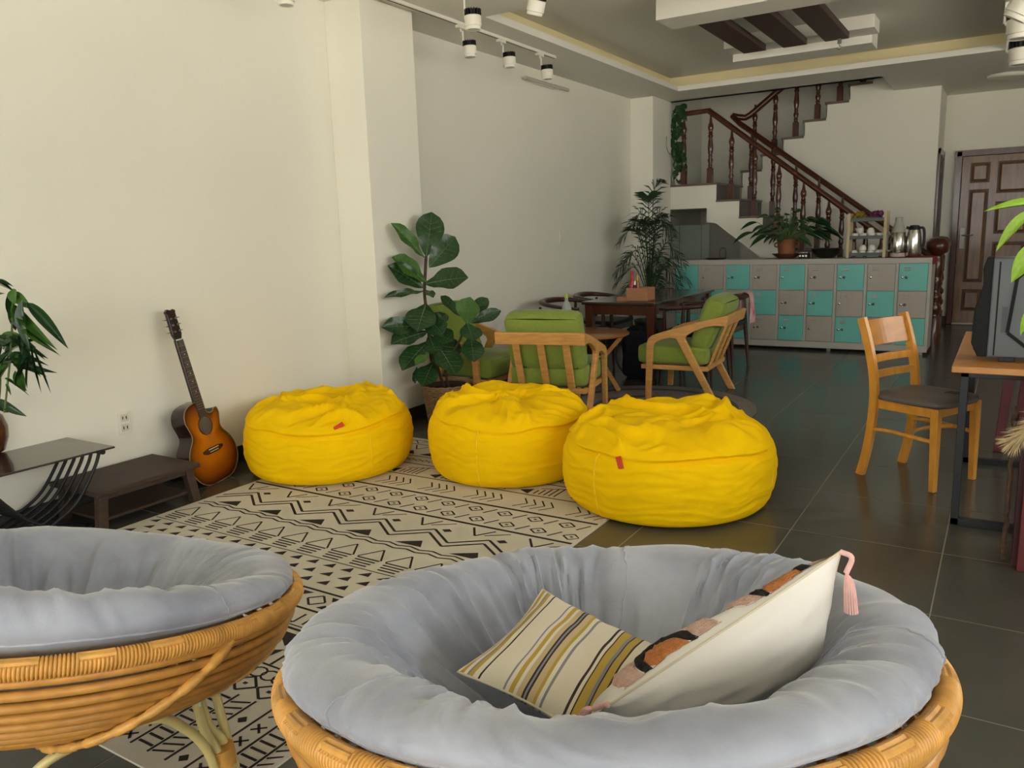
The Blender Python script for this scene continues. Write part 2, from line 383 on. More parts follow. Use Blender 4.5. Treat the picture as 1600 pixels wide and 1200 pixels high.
# ------------------------------------------------------------------ doors
d1 = struct(bpy.data.objects.new('door_1', None)); COL.objects.link(d1)
DX0, DX1, DZ = -0.645, 0.34, 2.2
Y0 = YB-0.04
f = MB(); f.box(DX0, DX0+0.07, Y0-0.03, YB, 0, DZ); f.box(DX1-0.07, DX1, Y0-0.03, YB, 0, DZ); f.box(DX0, DX1, Y0-0.03, YB, DZ-0.07, DZ)
f.build('door_frame', REDW, d1, bevel=0.008)
lx0, lx1 = DX0+0.075, DX1-0.075
MB().box(lx0, lx1, Y0, YB-0.005, 0.02, DZ-0.075).build('door_leaf', DOORW, d1)
def panel(x0, x1, z0, z1):
    MB().box(x0, x1, Y0-0.004, Y0, z0, z1).build('panel_groove', DOORD, d1)
    p = MB(); p.add([(x0+.018, Y0-.006, z0+.018), (x1-.018, Y0-.006, z0+.018), (x1-.018, Y0-.006, z1-.018), (x0+.018, Y0-.006, z1-.018), (x0+.045, Y0-.022, z0+.045), (x1-.045, Y0-.022, z0+.045), (x1-.045, Y0-.022, z1-.045), (x0+.045, Y0-.022, z1-.045)], [(0,1,5,4),(1,2,6,5),(2,3,7,6),(3,0,4,7),(4,5,6,7)])
    p.build('panel', DOORW, d1)
xm = (lx0+lx1)/2
panel(lx0+0.09, xm-0.11, 1.80, 2.05); panel(lx0+0.09, xm-0.11, 0.55, 1.72); panel(lx0+0.09, xm-0.11, 0.18, 0.46)
for z0, z1 in ((1.66, 2.05), (1.16, 1.56), (0.66, 1.06), (0.18, 0.56)): panel(xm-0.03, lx1-0.09, z0, z1)
hb = MB(); hb.box(lx0+0.02, lx0+0.075, Y0-0.008, Y0, 0.98, 1.25); hb.build('handle_plate', DULLST, d1, bevel=0.003)
MB().tube([(lx0+.048, Y0, 1.15), (lx0+.048, Y0-.05, 1.15), (lx0+.17, Y0-.055, 1.15)], 0.009, 8).build('door_handle', CHROME, d1, smooth=60)
d2 = struct(bpy.data.objects.new('door_2', None)); COL.objects.link(d2)
f = MB(); f.box(-0.8, -0.775, 11.12, 11.19, 0, 2.2); f.box(-0.8, -0.775, 11.80, 11.87, 0, 2.2); f.box(-0.8, -0.775, 11.12, 11.87, 2.13, 2.2)
f.build('door_frame', REDW, d2, bevel=0.004)
MB().box(-0.8, -0.785, 11.19, 11.80, 0.01, 2.13).build('door_leaf', DOORD, d2)
# ------------------------------------------------------------------ rug with printed pattern
RX, RXX, RY, RYY, RT = -3.55, -1.515, 1.045, 4.08, 0.007
def rrect(x0, x1, y0, y1, r, n=5):
    P = []
    for cx, cy, a in ((x1-r, y0+r, -PI/2), (x1-r, y1-r, 0), (x0+r, y1-r, PI/2), (x0+r, y0+r, PI)):
        for i in range(n+1): P.append((cx+r*math.cos(a+PI/2*i/n), cy+r*math.sin(a+PI/2*i/n)))
    return P
RUGM = mat('rug_pile', S(206, 199, 182), 0.95, var=0.06, vscale=3, bump=0.3, bscale=500)
INK = mat('rug_print', S(40, 32, 30), 0.95)
rug = thing('patterned_rug', (-2.53, 2.56, 0), 'cream rug printed with black tribal zigzags, triangles and diamonds under the bean bags', 'rug')
RO = (-2.53, 2.56, 0)
MB().prism(rrect(RX, RXX, RY, RYY, 0.05), lambda a, b, t: Vector((a, b, t)), 0.0005, RT).build('pile', RUGM, rug, RO)
ink = MB(); ZI = RT+0.0006
def clipx(x): return min(max(x, RX+0.012), RXX-0.012)
def quad(P): ink.add([(clipx(a), b, ZI) for a, b in P], [tuple(range(len(P)))])
def stroke(a, b, w=0.008):
    a, b = Vector(a), Vector(b); d = b-a
    if d.length < 1e-5: return
    d.normalize(); n = Vector((-d.y, d.x))*w/2
    quad([a-n, b-n, b+n, a+n])
def pline(P, w=0.008, close=False):
    for i in range(len(P)-(0 if close else 1)): stroke(P[i], P[(i+1) % len(P)], w)
def hline(y, w=0.012): quad([(RX+.012, y-w/2), (RXX-.012, y-w/2), (RXX-.012, y+w/2), (RX+.012, y+w/2)])
def xs(step, ph=0.0):
    x = RX+0.03+ph*step
    while x < RXX-0.03: yield x; x += step
def diamond(x, y, r, w=0.009, dot=True):
    pline([(x-r, y), (x, y-r*.8), (x+r, y), (x, y+r*.8)], w, True)
    if dot: quad([(x-.008, y-.006), (x+.008, y-.006), (x+.008, y+.006), (x-.008, y+.006)])
# far bands
for y in (4.03, 3.95, 3.72, 3.58, 3.385): hline(y, 0.010)
for x in xs(0.10): pline([(x, 3.97), (x+.05, 4.02), (x+.10, 3.97)], .008)
for i, x in enumerate(xs(0.16)):
    quad([(x, 3.75), (x+.12, 3.75), (x+.06, 3.82)]); pline([(x, 3.93), (x+.06, 3.85), (x+.12, 3.93)], .010)
for x in xs(0.05): diamond(x, 3.65, .022, .006, False)
for x in xs(0.30):
    for q in range(5): stroke((x+.03*q, 3.41), (x+.03*q, 3.47+.02*q), .009)
    quad([(x+.20, 3.44), (x+.27, 3.40), (x+.27, 3.48)]); stroke((x, 3.50), (x+.2, 3.57), .008)
# chevrons
hline(3.155, 0.018)
for x in xs(0.30):
    for q in range(4):
        xx = x+.05*q; pline([(xx, 3.20), (xx+.05, 3.265), (xx, 3.33)], .008)
    
# two rows of diamonds and slashes
for y, ph in ((3.085, 0), (2.965, .5)):
    for x in xs(0.17, ph):
        diamond(x, y, .042, .009); stroke((x+.065, y-.035), (x+.105, y+.035), .010)
hline(2.895, 0.018)
# V band, double zigzag, dark triangles
for x in xs(0.30):
    pline([(x, 2.865), (x+.06, 2.78), (x+.12, 2.865)], .011); stroke((x+.10, 2.80), (x+.20, 2.865), .008)
    quad([(x+.18, 2.775), (x+.21, 2.755), (x+.24, 2.775), (x+.21, 2.795)])
for off in (0, -.045):
    P = []
    for i, x in enumerate(xs(0.15)): P.append((x, (2.765 if i % 2 else 2.655)+off))
    pline(P, .013)
for x in xs(0.30, .25): quad([(x, 2.56), (x+.15, 2.56), (x+.11, 2.625)])
# wavy double line
for off in (0, .03):
    pline([(x, 2.50+off+(.016 if i % 2 else 0)) for i, x in enumerate(xs(0.06))], .010)
# striped tents
for x in xs(0.155):
    pline([(x, 2.36), (x+.065, 2.46), (x+.13, 2.36)], .009)
    for q in range(4): stroke((x+.004+.005*q, 2.355-.022*q), (x+.126-.005*q, 2.355-.022*q), .010)
# rows of black triangles
hline(2.265, .006)
for r in range(3):
    for x in xs(0.098, .5*(r % 2)): quad([(x, 2.215-.068*r), (x+.058, 2.215-.068*r), (x+.044, 2.255-.068*r)])
hline(2.03, .012)
for x in xs(0.15):
    pline([(x, 1.965), (x+.045, 1.925), (x+.09, 1.965), (x+.045, 2.005)], .009, True)
    quad([(x+.085, 2.01), (x+.14, 2.01), (x+.11, 1.98)]); quad([(x+.085, 1.92), (x+.14, 1.92), (x+.11, 1.95)])
hline(1.895, .012)
for x in xs(0.20):
    pline([(x, 1.80), (x+.045, 1.80), (x+.045, 1.865)], .010); stroke((x+.09, 1.80), (x+.09, 1.865), .010); stroke((x+.13, 1.80), (x+.13, 1.865), .010)
    stroke((x-.01, 1.785), (x+.17, 1.785), .006)
hline(1.765, .012)
for x in xs(0.36):
    quad([(x, 1.74), (x+.13, 1.74), (x+.11, 1.665)]); quad([(x, 1.57), (x+.11, 1.57), (x+.13, 1.65)])
    stroke((x+.16, 1.56), (x+.16, 1.75), .011); pline([(x+.20, 1.60), (x+.31, 1.60), (x+.31, 1.70), (x+.20, 1.70)], .010, True)
hline(1.555, .008)
for x in xs(0.05):
    P = [(x+.03*math.cos(t*PI/5), 1.512+.026*math.sin(t*PI/5)) for t in range(10)]; pline(P, .007, True)
for x in xs(0.105): diamond(x+.04, 1.447, .05, .009)
# feather end band
for x in xs(0.075): stroke((x, 1.09), (x, 1.395), .009)
for n, x in enumerate(xs(0.075)):
    for q in range(9):
        y = 1.10+.032*q
        if n % 4 == 1: stroke((x+.008, y+.012), (x+.068, y+.012), .009)
        elif n % 4 == 2: stroke((x+.008, y), (x+.066, y+.026), .008)
        elif n % 4 == 3 and q % 3 == 0: quad([(x+.02, y+.02), (x+.037, y+.005), (x+.055, y+.02), (x+.037, y+.038)])
        elif n % 4 == 0 and q % 2 == 0: stroke((x+.02, y), (x+.055, y+.03), .008); stroke((x+.02, y+.03), (x+.055, y), .008)
ink.build('printed_pattern', INK, rug, RO, recalc=False)

# ------------------------------------------------------------------ bean bags
def bean_bag(cx, cy, R, H, seed, label, rot, tagpos, flop, z0=0.0):
    t = thing('bean_bag', (cx, cy, z0), label, 'bean bag', group='yellow bean bags')
    ctl = [(0, 0.004), (0.32, 0.0), (0.425, 0.004), (0.468, 0.04), (0.490, 0.11), (0.50, 0.19), (0.497, 0.27), (0.485, 0.325), (0.462, 0.368), (0.425, 0.405), (0.365, 0.435), (0.28, 0.452), (0.18, 0.458), (0.09, 0.458), (0, 0.456)]
    pr = spline([(a, b, 0) for a, b in ctl], 8)
    nv = len(pr); nu = 220
    sc = R/0.5; sz = H/0.46
    rid = lambda n: 1-math.sqrt(n*n+0.004)
    def fn(i, j):
        th = 2*PI*i/nu; c, s = math.cos(th), math.sin(th)
        r, z = pr[j].x, pr[j].y
        q = j/(nv-1)
        lump = noise.noise(Vector((c*1.3+seed, s*1.3, z*2)))
        side = smoothstep(0.02, 0.07, z)*(1-smoothstep(0.36, 0.42, z)) if q > 0.2 else 0
        top = smoothstep(0.36, 0.43, z) if q > 0.4 else 0
        r *= 1+0.03*lump*side
        # side wrinkles mostly run around the bag
        w = noise.noise(Vector((c*2.2+seed*3, s*2.2, z*26+1.6*noise.noise(Vector((c*2, s*2, seed))))))
        r += side*(0.007*rid(w)**4-0.003)
        r += side*0.005*noise.noise(Vector((c*5+seed, s*5, z*6)))
        # loose upper cloth folded over: its edge wanders up and down around the bag
        droop = 0.5+0.5*math.cos(th-flop)
        F = max(0.0, min(1.0, 0.45+0.9*noise.noise(Vector((c*1.4+seed, s*1.4, 7)))+0.35*droop))
        ze = 0.372-0.035*droop+0.03*noise.noise(Vector((c*1.8, s*1.8, seed+4)))
        if q > 0.35:
            r += F*0.020*smoothstep(ze-0.003, ze+0.012, z)*smoothstep(0.20, 0.42, r)
            r -= F*0.016*math.exp(-((z-ze+0.009)/0.012)**2)
        x, y = r*c, r*s
        if top > 0:
            wx = noise.noise(Vector((x*2.6+seed, y*2.6, 1))); wy = noise.noise(Vector((x*2.6, y*2.6+seed, 5)))
            n1 = noise.noise(Vector((x*4.2+seed*5+wx*1.3, y*4.2+wy*1.3, 0.3)))
            n2 = noise.noise(Vector((x*9+wx*2.4, y*9+wy*2.4, seed*2)))
            n3 = noise.noise(Vector((x*19+wx*3, y*19+wy*3, seed)))
            z += top*(0.062*(rid(n1)**5-0.38) + 0.026*(rid(n2)**4-0.4) + 0.008*(rid(n3)**3-0.4))
            z += top*0.035*math.exp(-((x*math.cos(flop+2.6)+y*math.sin(flop+2.6)-0.30)/0.13)**2)
            hx, hy = 0.09*math.cos(flop+0.6), 0.09*math.sin(flop+0.6)
            z -= top*0.040*math.exp(-((x-hx)**2+(y-hy)**2)/0.008)
        z = max(z, 0.0)
        return (x*sc, y*sc, z*sz)
    body = MB().grid(fn, nu, nv, cu=True).build('cover', YELLOW, t, smooth=80)
    for sa in (-0.5, 0.75, 2.3, 3.9):
        P = []
        for j in range(18, 62, 3):
            i = int(((sa+rot) % (2*PI))/(2*PI)*nu) % nu; x, y, z = fn(i, j); l = math.hypot(x, y)
            P.append((x*(l-.001)/l, y*(l-.001)/l, z))
        MB().tube(P, 0.0028, 6).build('seam', YSEAM, t, smooth=80)
    # small woven tag
    ang, j, tilt = tagpos
    i = int((ang % (2*PI))/(2*PI)*nu) % nu; p = Vector(fn(i, j)); n = Vector((math.cos(ang), math.sin(ang), 0)); a = Vector((-n.y, n.x, 0))
    tt = MB(); up = (Vector((0, 0, 1))*math.cos(tilt)+a*math.sin(tilt)); side = up.cross(n)
    tt.add([p+n*.006+side*.014+up*.028, p+n*.006-side*.014+up*.028, p+n*.014-side*.014-up*.03, p+n*.014+side*.014-up*.03], [(0, 1, 2, 3)])
    o = tt.build('woven_tag', REDTAG, t, recalc=False); md = o.modifiers.new('solid', 'SOLIDIFY'); md.thickness = 0.003
    o['label'] = 'small red tag'
    return t
def toward(cx, cy): return math.atan2(-cy, -cx)
bean_bag(-3.395, 3.345, 0.495, 0.415, 1.3, 'yellow bean bag nearest the guitar and the left wall', 0.2, (toward(-3.3, 3.42)+0.15, 66, 1.1), toward(-3.3, 3.42)-0.9, RT)
bean_bag(-2.38, 3.77, 0.47, 0.43, 5.1, 'middle yellow bean bag on the rug in front of the slatted green chair', 1.0, (toward(-2.49, 3.84)+2.0, 62, 0.3), toward(-2.49, 3.84)+1.2, RT)
bean_bag(-1.395, 3.69, 0.53, 0.43, 9.4, 'yellow bean bag at the right end, partly off the rug on dark tiles', 0.5, (toward(-1.43, 3.75)-0.42, 57, -0.35), toward(-1.43, 3.75)+0.3, 0.003)
# ------------------------------------------------------------------ papasan chairs and cushions
def frame_of(C, nx, ny):
    N = Vector((nx, ny, 1)).normalized(); a = Vector((0, 1, 0)).cross(N).normalized(); b = N.cross(a)
    return Matrix(((a.x, b.x, N.x, C[0]), (a.y, b.y, N.y, C[1]), (a.z, b.z, N.z, C[2]), (0, 0, 0, 1)))
def papasan(C, nx, ny, label, rot):
    base = Vector((C[0], C[1], 0)); R = 0.55
    t = thing('papasan_chair', base, label, 'chair', group='rattan papasan chairs')
    M = frame_of(C, nx, ny); T = lambda p: M @ Vector(p)
    # woven rim: tube whose surface carries the wrapped strands
    nu, nv = 1980, 28
    def rim(i, j):
        th = 2*PI*i/nu; ph = 2*PI*j/nv
        blk = (i//36) % 2
        rr = 0.0165
        if blk == 0 or not (3 <= j <= 12): rr += 0.0042*abs(math.sin(i*PI/4))**0.6
        else: rr += 0.0010 + 0.0032*abs(math.sin((j-3)*PI/3))
        return T(((R+rr*math.cos(ph))*math.cos(th), (R+rr*math.cos(ph))*math.sin(th), rr*1.05*math.sin(ph)))
    MB().grid(rim, nu, nv, True, True).build('rim', WICKER, t, base, smooth=35)
    D = 0.275
    def bowl(s):  # s 0 rim .. 1 bottom
        a = s*PI/2*0.98
        return R*math.cos(a)**0.9 if s < 1 else 0.0, -D*math.sin(a)**0.95 if s > 0 else 0.0
    for k in range(1, 16):
        s = k/16.5; r, z = bowl(s)
        if r < 0.10: continue
        n = 72
        MB().tube([T((r*math.cos(2*PI*i/n), r*math.sin(2*PI*i/n), z+0.004)) for i in range(n)], 0.0105, 8, closed=True).build('bowl_ring', CANE, t, base, smooth=70)
    for k in range(6):
        th = rot+k*PI/3
        P = []; rr = []
        for i in range(121):
            s = i/120*0.985; r, z = bowl(s); sw = th-1.0*s
            P.append(T(((r+0.008)*math.cos(sw), (r+0.008)*math.sin(sw), z-0.016*(1-s**4)+0.012*s**4)))
            rr.append((0.0125 if (i//4) % 3 else 0.0095)*(1-0.3*s))
        MB().tube(P, rr, 8).build('bowl_rib', WICKER, t, base, smooth=50)
    # pale cane stand
    zb = C[2]-D+0.05
    def loop(P, r=0.0125, n=6): return spline(P, n)
    tr = 0.30
    for dr, dz in ((0, 0), (0.024, -0.012)):
        n = 60
        MB().tube([(base.x+(tr+dr)*math.cos(2*PI*i/n), base.y+(tr+dr)*math.sin(2*PI*i/n), zb+dz-0.10*(nx*math.cos(2*PI*i/n)+ny*math.sin(2*PI*i/n))*(3)) for i in range(n)], 0.0125, 8, closed=True).build('stand_ring', PALE, t, base, smooth=70)
    for k in range(4):
        th = rot+0.35+k*PI/2
        def pol(r, a, z): return (base.x+r*math.cos(a), base.y+r*math.sin(a), z)
        zt = zb-0.3*(nx*math.cos(th)+ny*math.sin(th))
        for da in (-0.05, 0.05):
            P = spline([pol(tr+.01, th+da*0.4, zt+0.01), pol(tr+.03, th+da*0.6, zb*0.55), pol(tr+.06, th+da, 0.10), pol(tr+0.075, th+da*1.2, 0.0125)], 6)
            MB().tube(P, 0.0125, 8).build('leg', PALE, t, base, smooth=70)
        n = pol(tr+.07, th, .06)
        MB().tube([pol(tr+.062, th, .05), pol(tr+.06, th, .10)], 0.034, 10).build('leg_binding', WICKER, t, base, smooth=60)
        # arched brace between neighbouring legs
        a2 = th+PI/2; zt2 = zb-0.3*(nx*math.cos((th+a2)/2)+ny*math.sin((th+a2)/2))
        P = spline([pol(tr+.075, th+.11, 0.0125), pol(tr+.055, th+.13, 0.12), pol(tr+.03, th+.24, zb*0.72), pol(tr+.025, th+.5, zt2-0.035), pol(tr+.025, a2-.5, zt2-0.035), pol(tr+.03, a2-.24, zb*0.72), pol(tr+.055, a2-.13, 0.12), pol(tr+.075, a2-.11, 0.0125)], 6)
        MB().tube(P, 0.0115, 8).build('brace', PALE, t, base, smooth=70)
    for k, a in enumerate((-1.0, 0.4)):
        p0 = Vector((base.x+(tr+.03)*math.cos(a), base.y+(tr+.03)*math.sin(a), zb+0.04))
        MB().bar(p0, p0-Vector((0, 0, 0.1)), 0.005, 0.002).build('cable_tie', WHITEP, t, base)
    return M
def cushion(M, C, seed, label, near=1.0, far=1.0):
    base = Vector((C[0], C[1], C[2]-0.25))
    t = thing('papasan_cushion', base, label, 'cushion', group='grey velvet papasan cushions')
    ctl = [(0.0, -0.215), (0.20, -0.190), (0.36, -0.105), (0.455, -0.02), (0.518, 0.018), (0.546, 0.045), (0.543, 0.072), (0.515, 0.094), (0.47, 0.098), (0.42, 0.078), (0.37, 0.02), (0.30, -0.055), (0.20, -0.115), (0.10, -0.14), (0.0, -0.145)]
    pr = spline([(a, b, 0) for a, b in ctl], 6); nv = len(pr); nu = 400
    jsplit = 4*6
    rid = lambda n: 1-math.sqrt(n*n+0.006)
    def fn(i, j):
        th = 2*PI*i/nu; c, s = math.cos(th), math.sin(th); r, z = pr[j].x, pr[j].y
        q = j/(nv-1)
        edge = smoothstep(0.02, 0.12, r)
        top = smoothstep(0.28, 0.42, q)
        lump = noise.noise(Vector((c*2.0+seed, s*2.0, q*2.5)))
        sw = 0.45*noise.noise(Vector((c*1.5, s*1.5, seed)))*q*3
        c2, s2 = math.cos(th+sw), math.sin(th+sw)
        f1 = rid(noise.noise(Vector((c2*6+seed, s2*6, q*1.7))))
        f2 = rid(noise.noise(Vector((c2*14+seed*2, s2*14, q*2.6))))
        f3 = rid(noise.noise(Vector((c2*30+seed*2, s2*30, q*4.0))))
        inn = 0.55+0.8*smoothstep(0.56, 0.68, q)*(1-smoothstep(0.88, 0.98, q))
        d = 0.016*lump + inn*(0.017*(f1**4-0.4) + 0.012*(f2**4-0.35) + 0.004*(f3**3-0.5))/(0.5+0.5*near)
        # long creases where the cover is pulled into the hollow
        cr = math.sin(th*9+seed+3*noise.noise(Vector((c*1.7, s*1.7, seed))))
        d -= 0.012*max(0, cr)**12*smoothstep(0.45, 0.6, q)*(1-smoothstep(0.85, 0.97, q))
        # normal direction from profile
        a = pr[max(j-1, 0)]; b = pr[min(j+1, nv-1)]; tx, tz = b.x-a.x, b.y-a.y; l = math.hypot(tx, tz) or 1
        nr, nz = tz/l, -tx/l
        d *= edge*(0.15+0.85*top)
        hs = (near+far)/2-(near-far)/2*s
        return M @ Vector(((r+nr*d)*c, (r+nr*d)*s, (z+nz*d)*hs if z > 0 else z+nz*d))
    MB().grid(fn, nu, nv-jsplit+2, cu=True) if False else None
    top = MB().grid(lambda i, j: fn(i, j+jsplit), nu, nv-jsplit, cu=True); top.build('velvet_top', VELVET, t, base, smooth=80)
    bot = MB().grid(lambda i, j: fn(i, j), nu, jsplit+1, cu=True); bot.build('underside', LINEN, t, base, smooth=80)
    # stitched welt and two panel seams
    MB().tube([fn(i, jsplit+3) for i in range(0, nu, 4)], 0.0035, 6, closed=True).build('welt', VELVET, t, base, smooth=80)
    for sa in (4.45, 1.9, 0.1):
        i = int((sa % (2*PI))/(2*PI)*nu)
        MB().tube([fn(i+int(2*math.sin(j*.3)), j) for j in range(jsplit+3, nv-12)], 0.0022, 6).build('seam', VELVET, t, base, smooth=80)
    return fn
CRt = (-0.577, 1.197, 0.589); CLt = (-1.917, 0.96, 0.505)
MR = papasan(CRt, -0.119, 0.171, 'round rattan papasan chair in the right foreground holding two pillows', 0.4)
ML = papasan(CLt, -0.037, 0.209, 'round rattan papasan chair at the lower left, its cane bowl and stand showing', 0.1)
cushion(MR, CRt, 2.7, 'large grey velvet round cushion with a striped and a white pillow in it', 0.72, 1.0)
cushion(ML, CLt, 8.3, 'empty grey velvet round cushion in the rattan bowl at lower left', 1.45, 0.5)

# pillows: a quad of corners A B E D pulled into a stuffed shape
def pillow_surf(A, B, E, D, th, pinch=0.06):
    A, B, E, D = map(Vector, (A, B, E, D)); n = ((B-A).cross(D-A)+(E-B).cross(A-B)).normalized()
    def P(u, v, side):
        # pinched corners: edges bow inwards slightly
        bu = pinch*math.sin(PI*u)*(1 if v < 0.5 else -1)*abs(2*v-1)**2
        bv = pinch*math.sin(PI*v)*(1 if u < 0.5 else -1)*abs(2*u-1)**2
        uu, vv = u+bv, v+bu
        p = A*(1-uu)*(1-vv)+B*uu*(1-vv)+E*uu*vv+D*(1-uu)*vv
        h = th*(max(0, 4*u*(1-u))**0.55)*(max(0, 4*v*(1-v))**0.55)
        w = noise.noise(Vector((u*5, v*9, side*3.1+th*50)))*0.006*min(1, 6*u*(1-u)+0.3)
        return p+n*side*(h+w if h > 0 else 0)
    return P, n
def pillow(name, label, A, B, E, D, th, m_front, m_back, N=36, pinch=0.06):
    A = Vector(A); base = (A+Vector(B)+Vector(E)+Vector(D))/4-Vector((0, 0, 0.12))
    t = thing(name, base, label, 'pillow')
    P, n = pillow_surf(A, B, E, D, th, pinch)
    f = MB().grid(lambda i, j: P(i/N, j/N, 1), N+1, N+1); b = MB().grid(lambda i, j: P(i/N, j/N, -1), N+1, N+1)
    of = f.build('front_cover', m_front, t, base, smooth=80, recalc=False); ob = b.build('back_cover', m_back, t, base, smooth=80, recalc=False)
    edge = [P(i/N, 0, 1) for i in range(N)]+[P(1, i/N, 1) for i in range(N)]+[P(1-i/N, 1, 1) for i in range(N)]+[P(0, 1-i/N, 1) for i in range(N)]
    MB().tube(edge, 0.0022, 6, closed=True).build('piped_edge', mat('piping_cream', S(206, 196, 172), .9), t, base, smooth=70)
    uv = of.data.uv_layers.new(name='UVMap')
    return t, P, n, base, of
def stripes():
    m = bpy.data.materials.new('striped_cotton'); m.use_nodes = True; nt = m.node_tree; b = nt.nodes['Principled BSDF']; b.inputs['Roughness'].default_value = 0.9
    uvn = nt.nodes.new('ShaderNodeUVMap'); sep = nt.nodes.new('ShaderNodeSeparateXYZ'); nt.links.new(uvn.outputs[0], sep.inputs[0])
    rp = nt.nodes.new('ShaderNodeValToRGB'); rp.color_ramp.interpolation = 'CONSTANT'
    W, Gd, K, Gr, Lb = S(214, 205, 184), S(178, 150, 62), S(52, 36, 40), S(132, 130, 136), S(190, 168, 126)
    seq = [(0, Gd), (.03, W), (.05, Gr), (.06, Gd), (.085, W), (.115, K), (.128, W), (.27, Gr), (.285, W), (.305, Gd), (.335, W), (.355, Lb), (.385, K), (.395, Gr), (.41, K), (.42, Lb), (.455, Gd), (.475, W), (.50, Gr), (.512, W), (.64, K), (.655, W), (.675, K), (.683, Gd), (.73, Gr), (.75, K), (.757, Gd), (.80, K), (.81, W), (.86, K), (.875, W)]
    el = rp.color_ramp.elements
    el[0].position = 0; el[0].color = (*seq[0][1], 1); el[1].position = seq[1][0]; el[1].color = (*seq[1][1], 1)
    for p, c in seq[2:]:
        e = el.new(p); e.color = (*c, 1)
    nt.links.new(sep.outputs[0], rp.inputs[0]); nt.links.new(rp.outputs[0], b.inputs['Base Color'])
    nz = nt.nodes.new('ShaderNodeTexNoise'); nz.inputs['Scale'].default_value = 300; bp = nt.nodes.new('ShaderNodeBump'); bp.inputs['Strength'].default_value = 0.25; bp.inputs['Distance'].default_value = 0.003
    nt.links.new(nz.outputs[0], bp.inputs['Height']); nt.links.new(bp.outputs[0], b.inputs['Normal'])
    return m
STR = stripes()
T_, L_, R_, B_ = at(848, 921, 'z', .615), at(715, 1050, 'z', .60), at(1052, 1020, 'z', .545), None
B_ = L_+(R_-T_)*1.05+Vector((0, 0, 0.0))
sp, P1, n1, _, of = pillow('striped_pillow', 'small square pillow with mustard, cream and dark stripes', T_, L_, B_, R_, 0.042, STR, STR)
def set_uv(o, Pn, N=36):
    me = o.data; uv = me.uv_layers['UVMap'].data
    for lp in me.loops:
        i, j = divmod(lp.vertex_index, N+1); uv[lp.index].uv = (j/N, i/N)
for ch in sp.children:
    if ch.name.startswith(('front', 'back')):
        if 'UVMap' not in ch.data.uv_layers: ch.data.uv_layers.new(name='UVMap')
        set_uv(ch, None)
SATIN = mat('white_satin', S(222, 218, 211), 0.5, bump=0.12, bscale=25, sheen=0.2)
PINKT = mat('pink_tufting', S(226, 190, 172), 0.95, var=0.1, vscale=120, bump=1.0, bscale=260)
ORNGT = mat('orange_tufting', S(206, 130, 72), 0.95, var=0.15, vscale=120, bump=1.0, bscale=260)
BLKT = mat('black_tufting', S(34, 30, 30), 0.95, bump=1.0, bscale=260)
PINKY = mat('pink_yarn', S(222, 176, 170), 0.9, var=0.08, vscale=80)
A2, B2 = at(1313, 862, 'y', 1.27), at(948, 1104, 'y', 1.0)
D2, E2 = Vector((-0.222, 1.29, 0.565)), Vector((-0.585, 1.07, 0.485))
wp, P2, n2, wb, of2 = pillow('embroidered_pillow', 'white satin pillow with pink and orange tufted arches and tassels', A2, B2, E2, D2, 0.062, SATIN, SATIN, pinch=0.02)
side2 = -1 if n2.dot(CO-A2) > 0 else 1   # face turned away from the camera
def patch(name, m, cu, ru0, ru1, rv0, rv1, lift):
    """half-ellipse band on the far face, standing on the A-B edge"""
    n = 20; k = 5
    def fn(i, j):
        a = PI*i/n; f = j/k
        u = cu+(ru0+(ru1-ru0)*f)*math.cos(a); v = 0.02+(rv0+(rv1-rv0)*f)*math.sin(a)
        e = lift if 0 < i < n and 0 < j < k else 0.0005
        return P2(min(max(u, .01), .99), min(max(v, .004), .96), side2)+n2*side2*(e+0.0035*noise.noise(Vector((u*90, v*90, 1))))
    MB().grid(fn, n+1, k+1).build(name, m, wp, wb, smooth=80)
for cu, r in ((0.20, 0.135), (0.70, 0.15)):
    patch('orange_arch', ORNGT, cu, 0.0, r*.55, 0.0, .22, .010)
    patch('black_arch', BLKT, cu, r*.56, r*.78, .225, .30, .011)
    patch('pink_arch', PINKT, cu, r*.79, r*1.45, .305, .52, .009)
for cpt, dv in ((A2, Vector((0.022, -0.012, -0.062))), (B2, Vector((-0.05, 0.01, -0.03)))):
    q = MB(); top = Vector(cpt)
    q.tube(spline([top, top+dv*0.25+Vector((0.012, 0, 0.010)), top+dv*0.5], 5), 0.0045, 8)
    q.build('tassel_cord', PINKY, wp, wb, smooth=60)
    q = MB()
    for i in range(16):
        a = 2*PI*i/16; o_ = Vector((math.cos(a)*.007, math.sin(a)*.007, 0)); k_ = top+dv*0.5
        q.tube(spline([k_, k_+dv*.25+o_, k_+dv*.5+o_*1.4+Vector((0, 0, -.03))], 4), 0.0014, 5)
    q.build('tassel', PINKY, wp, wb, smooth=60)
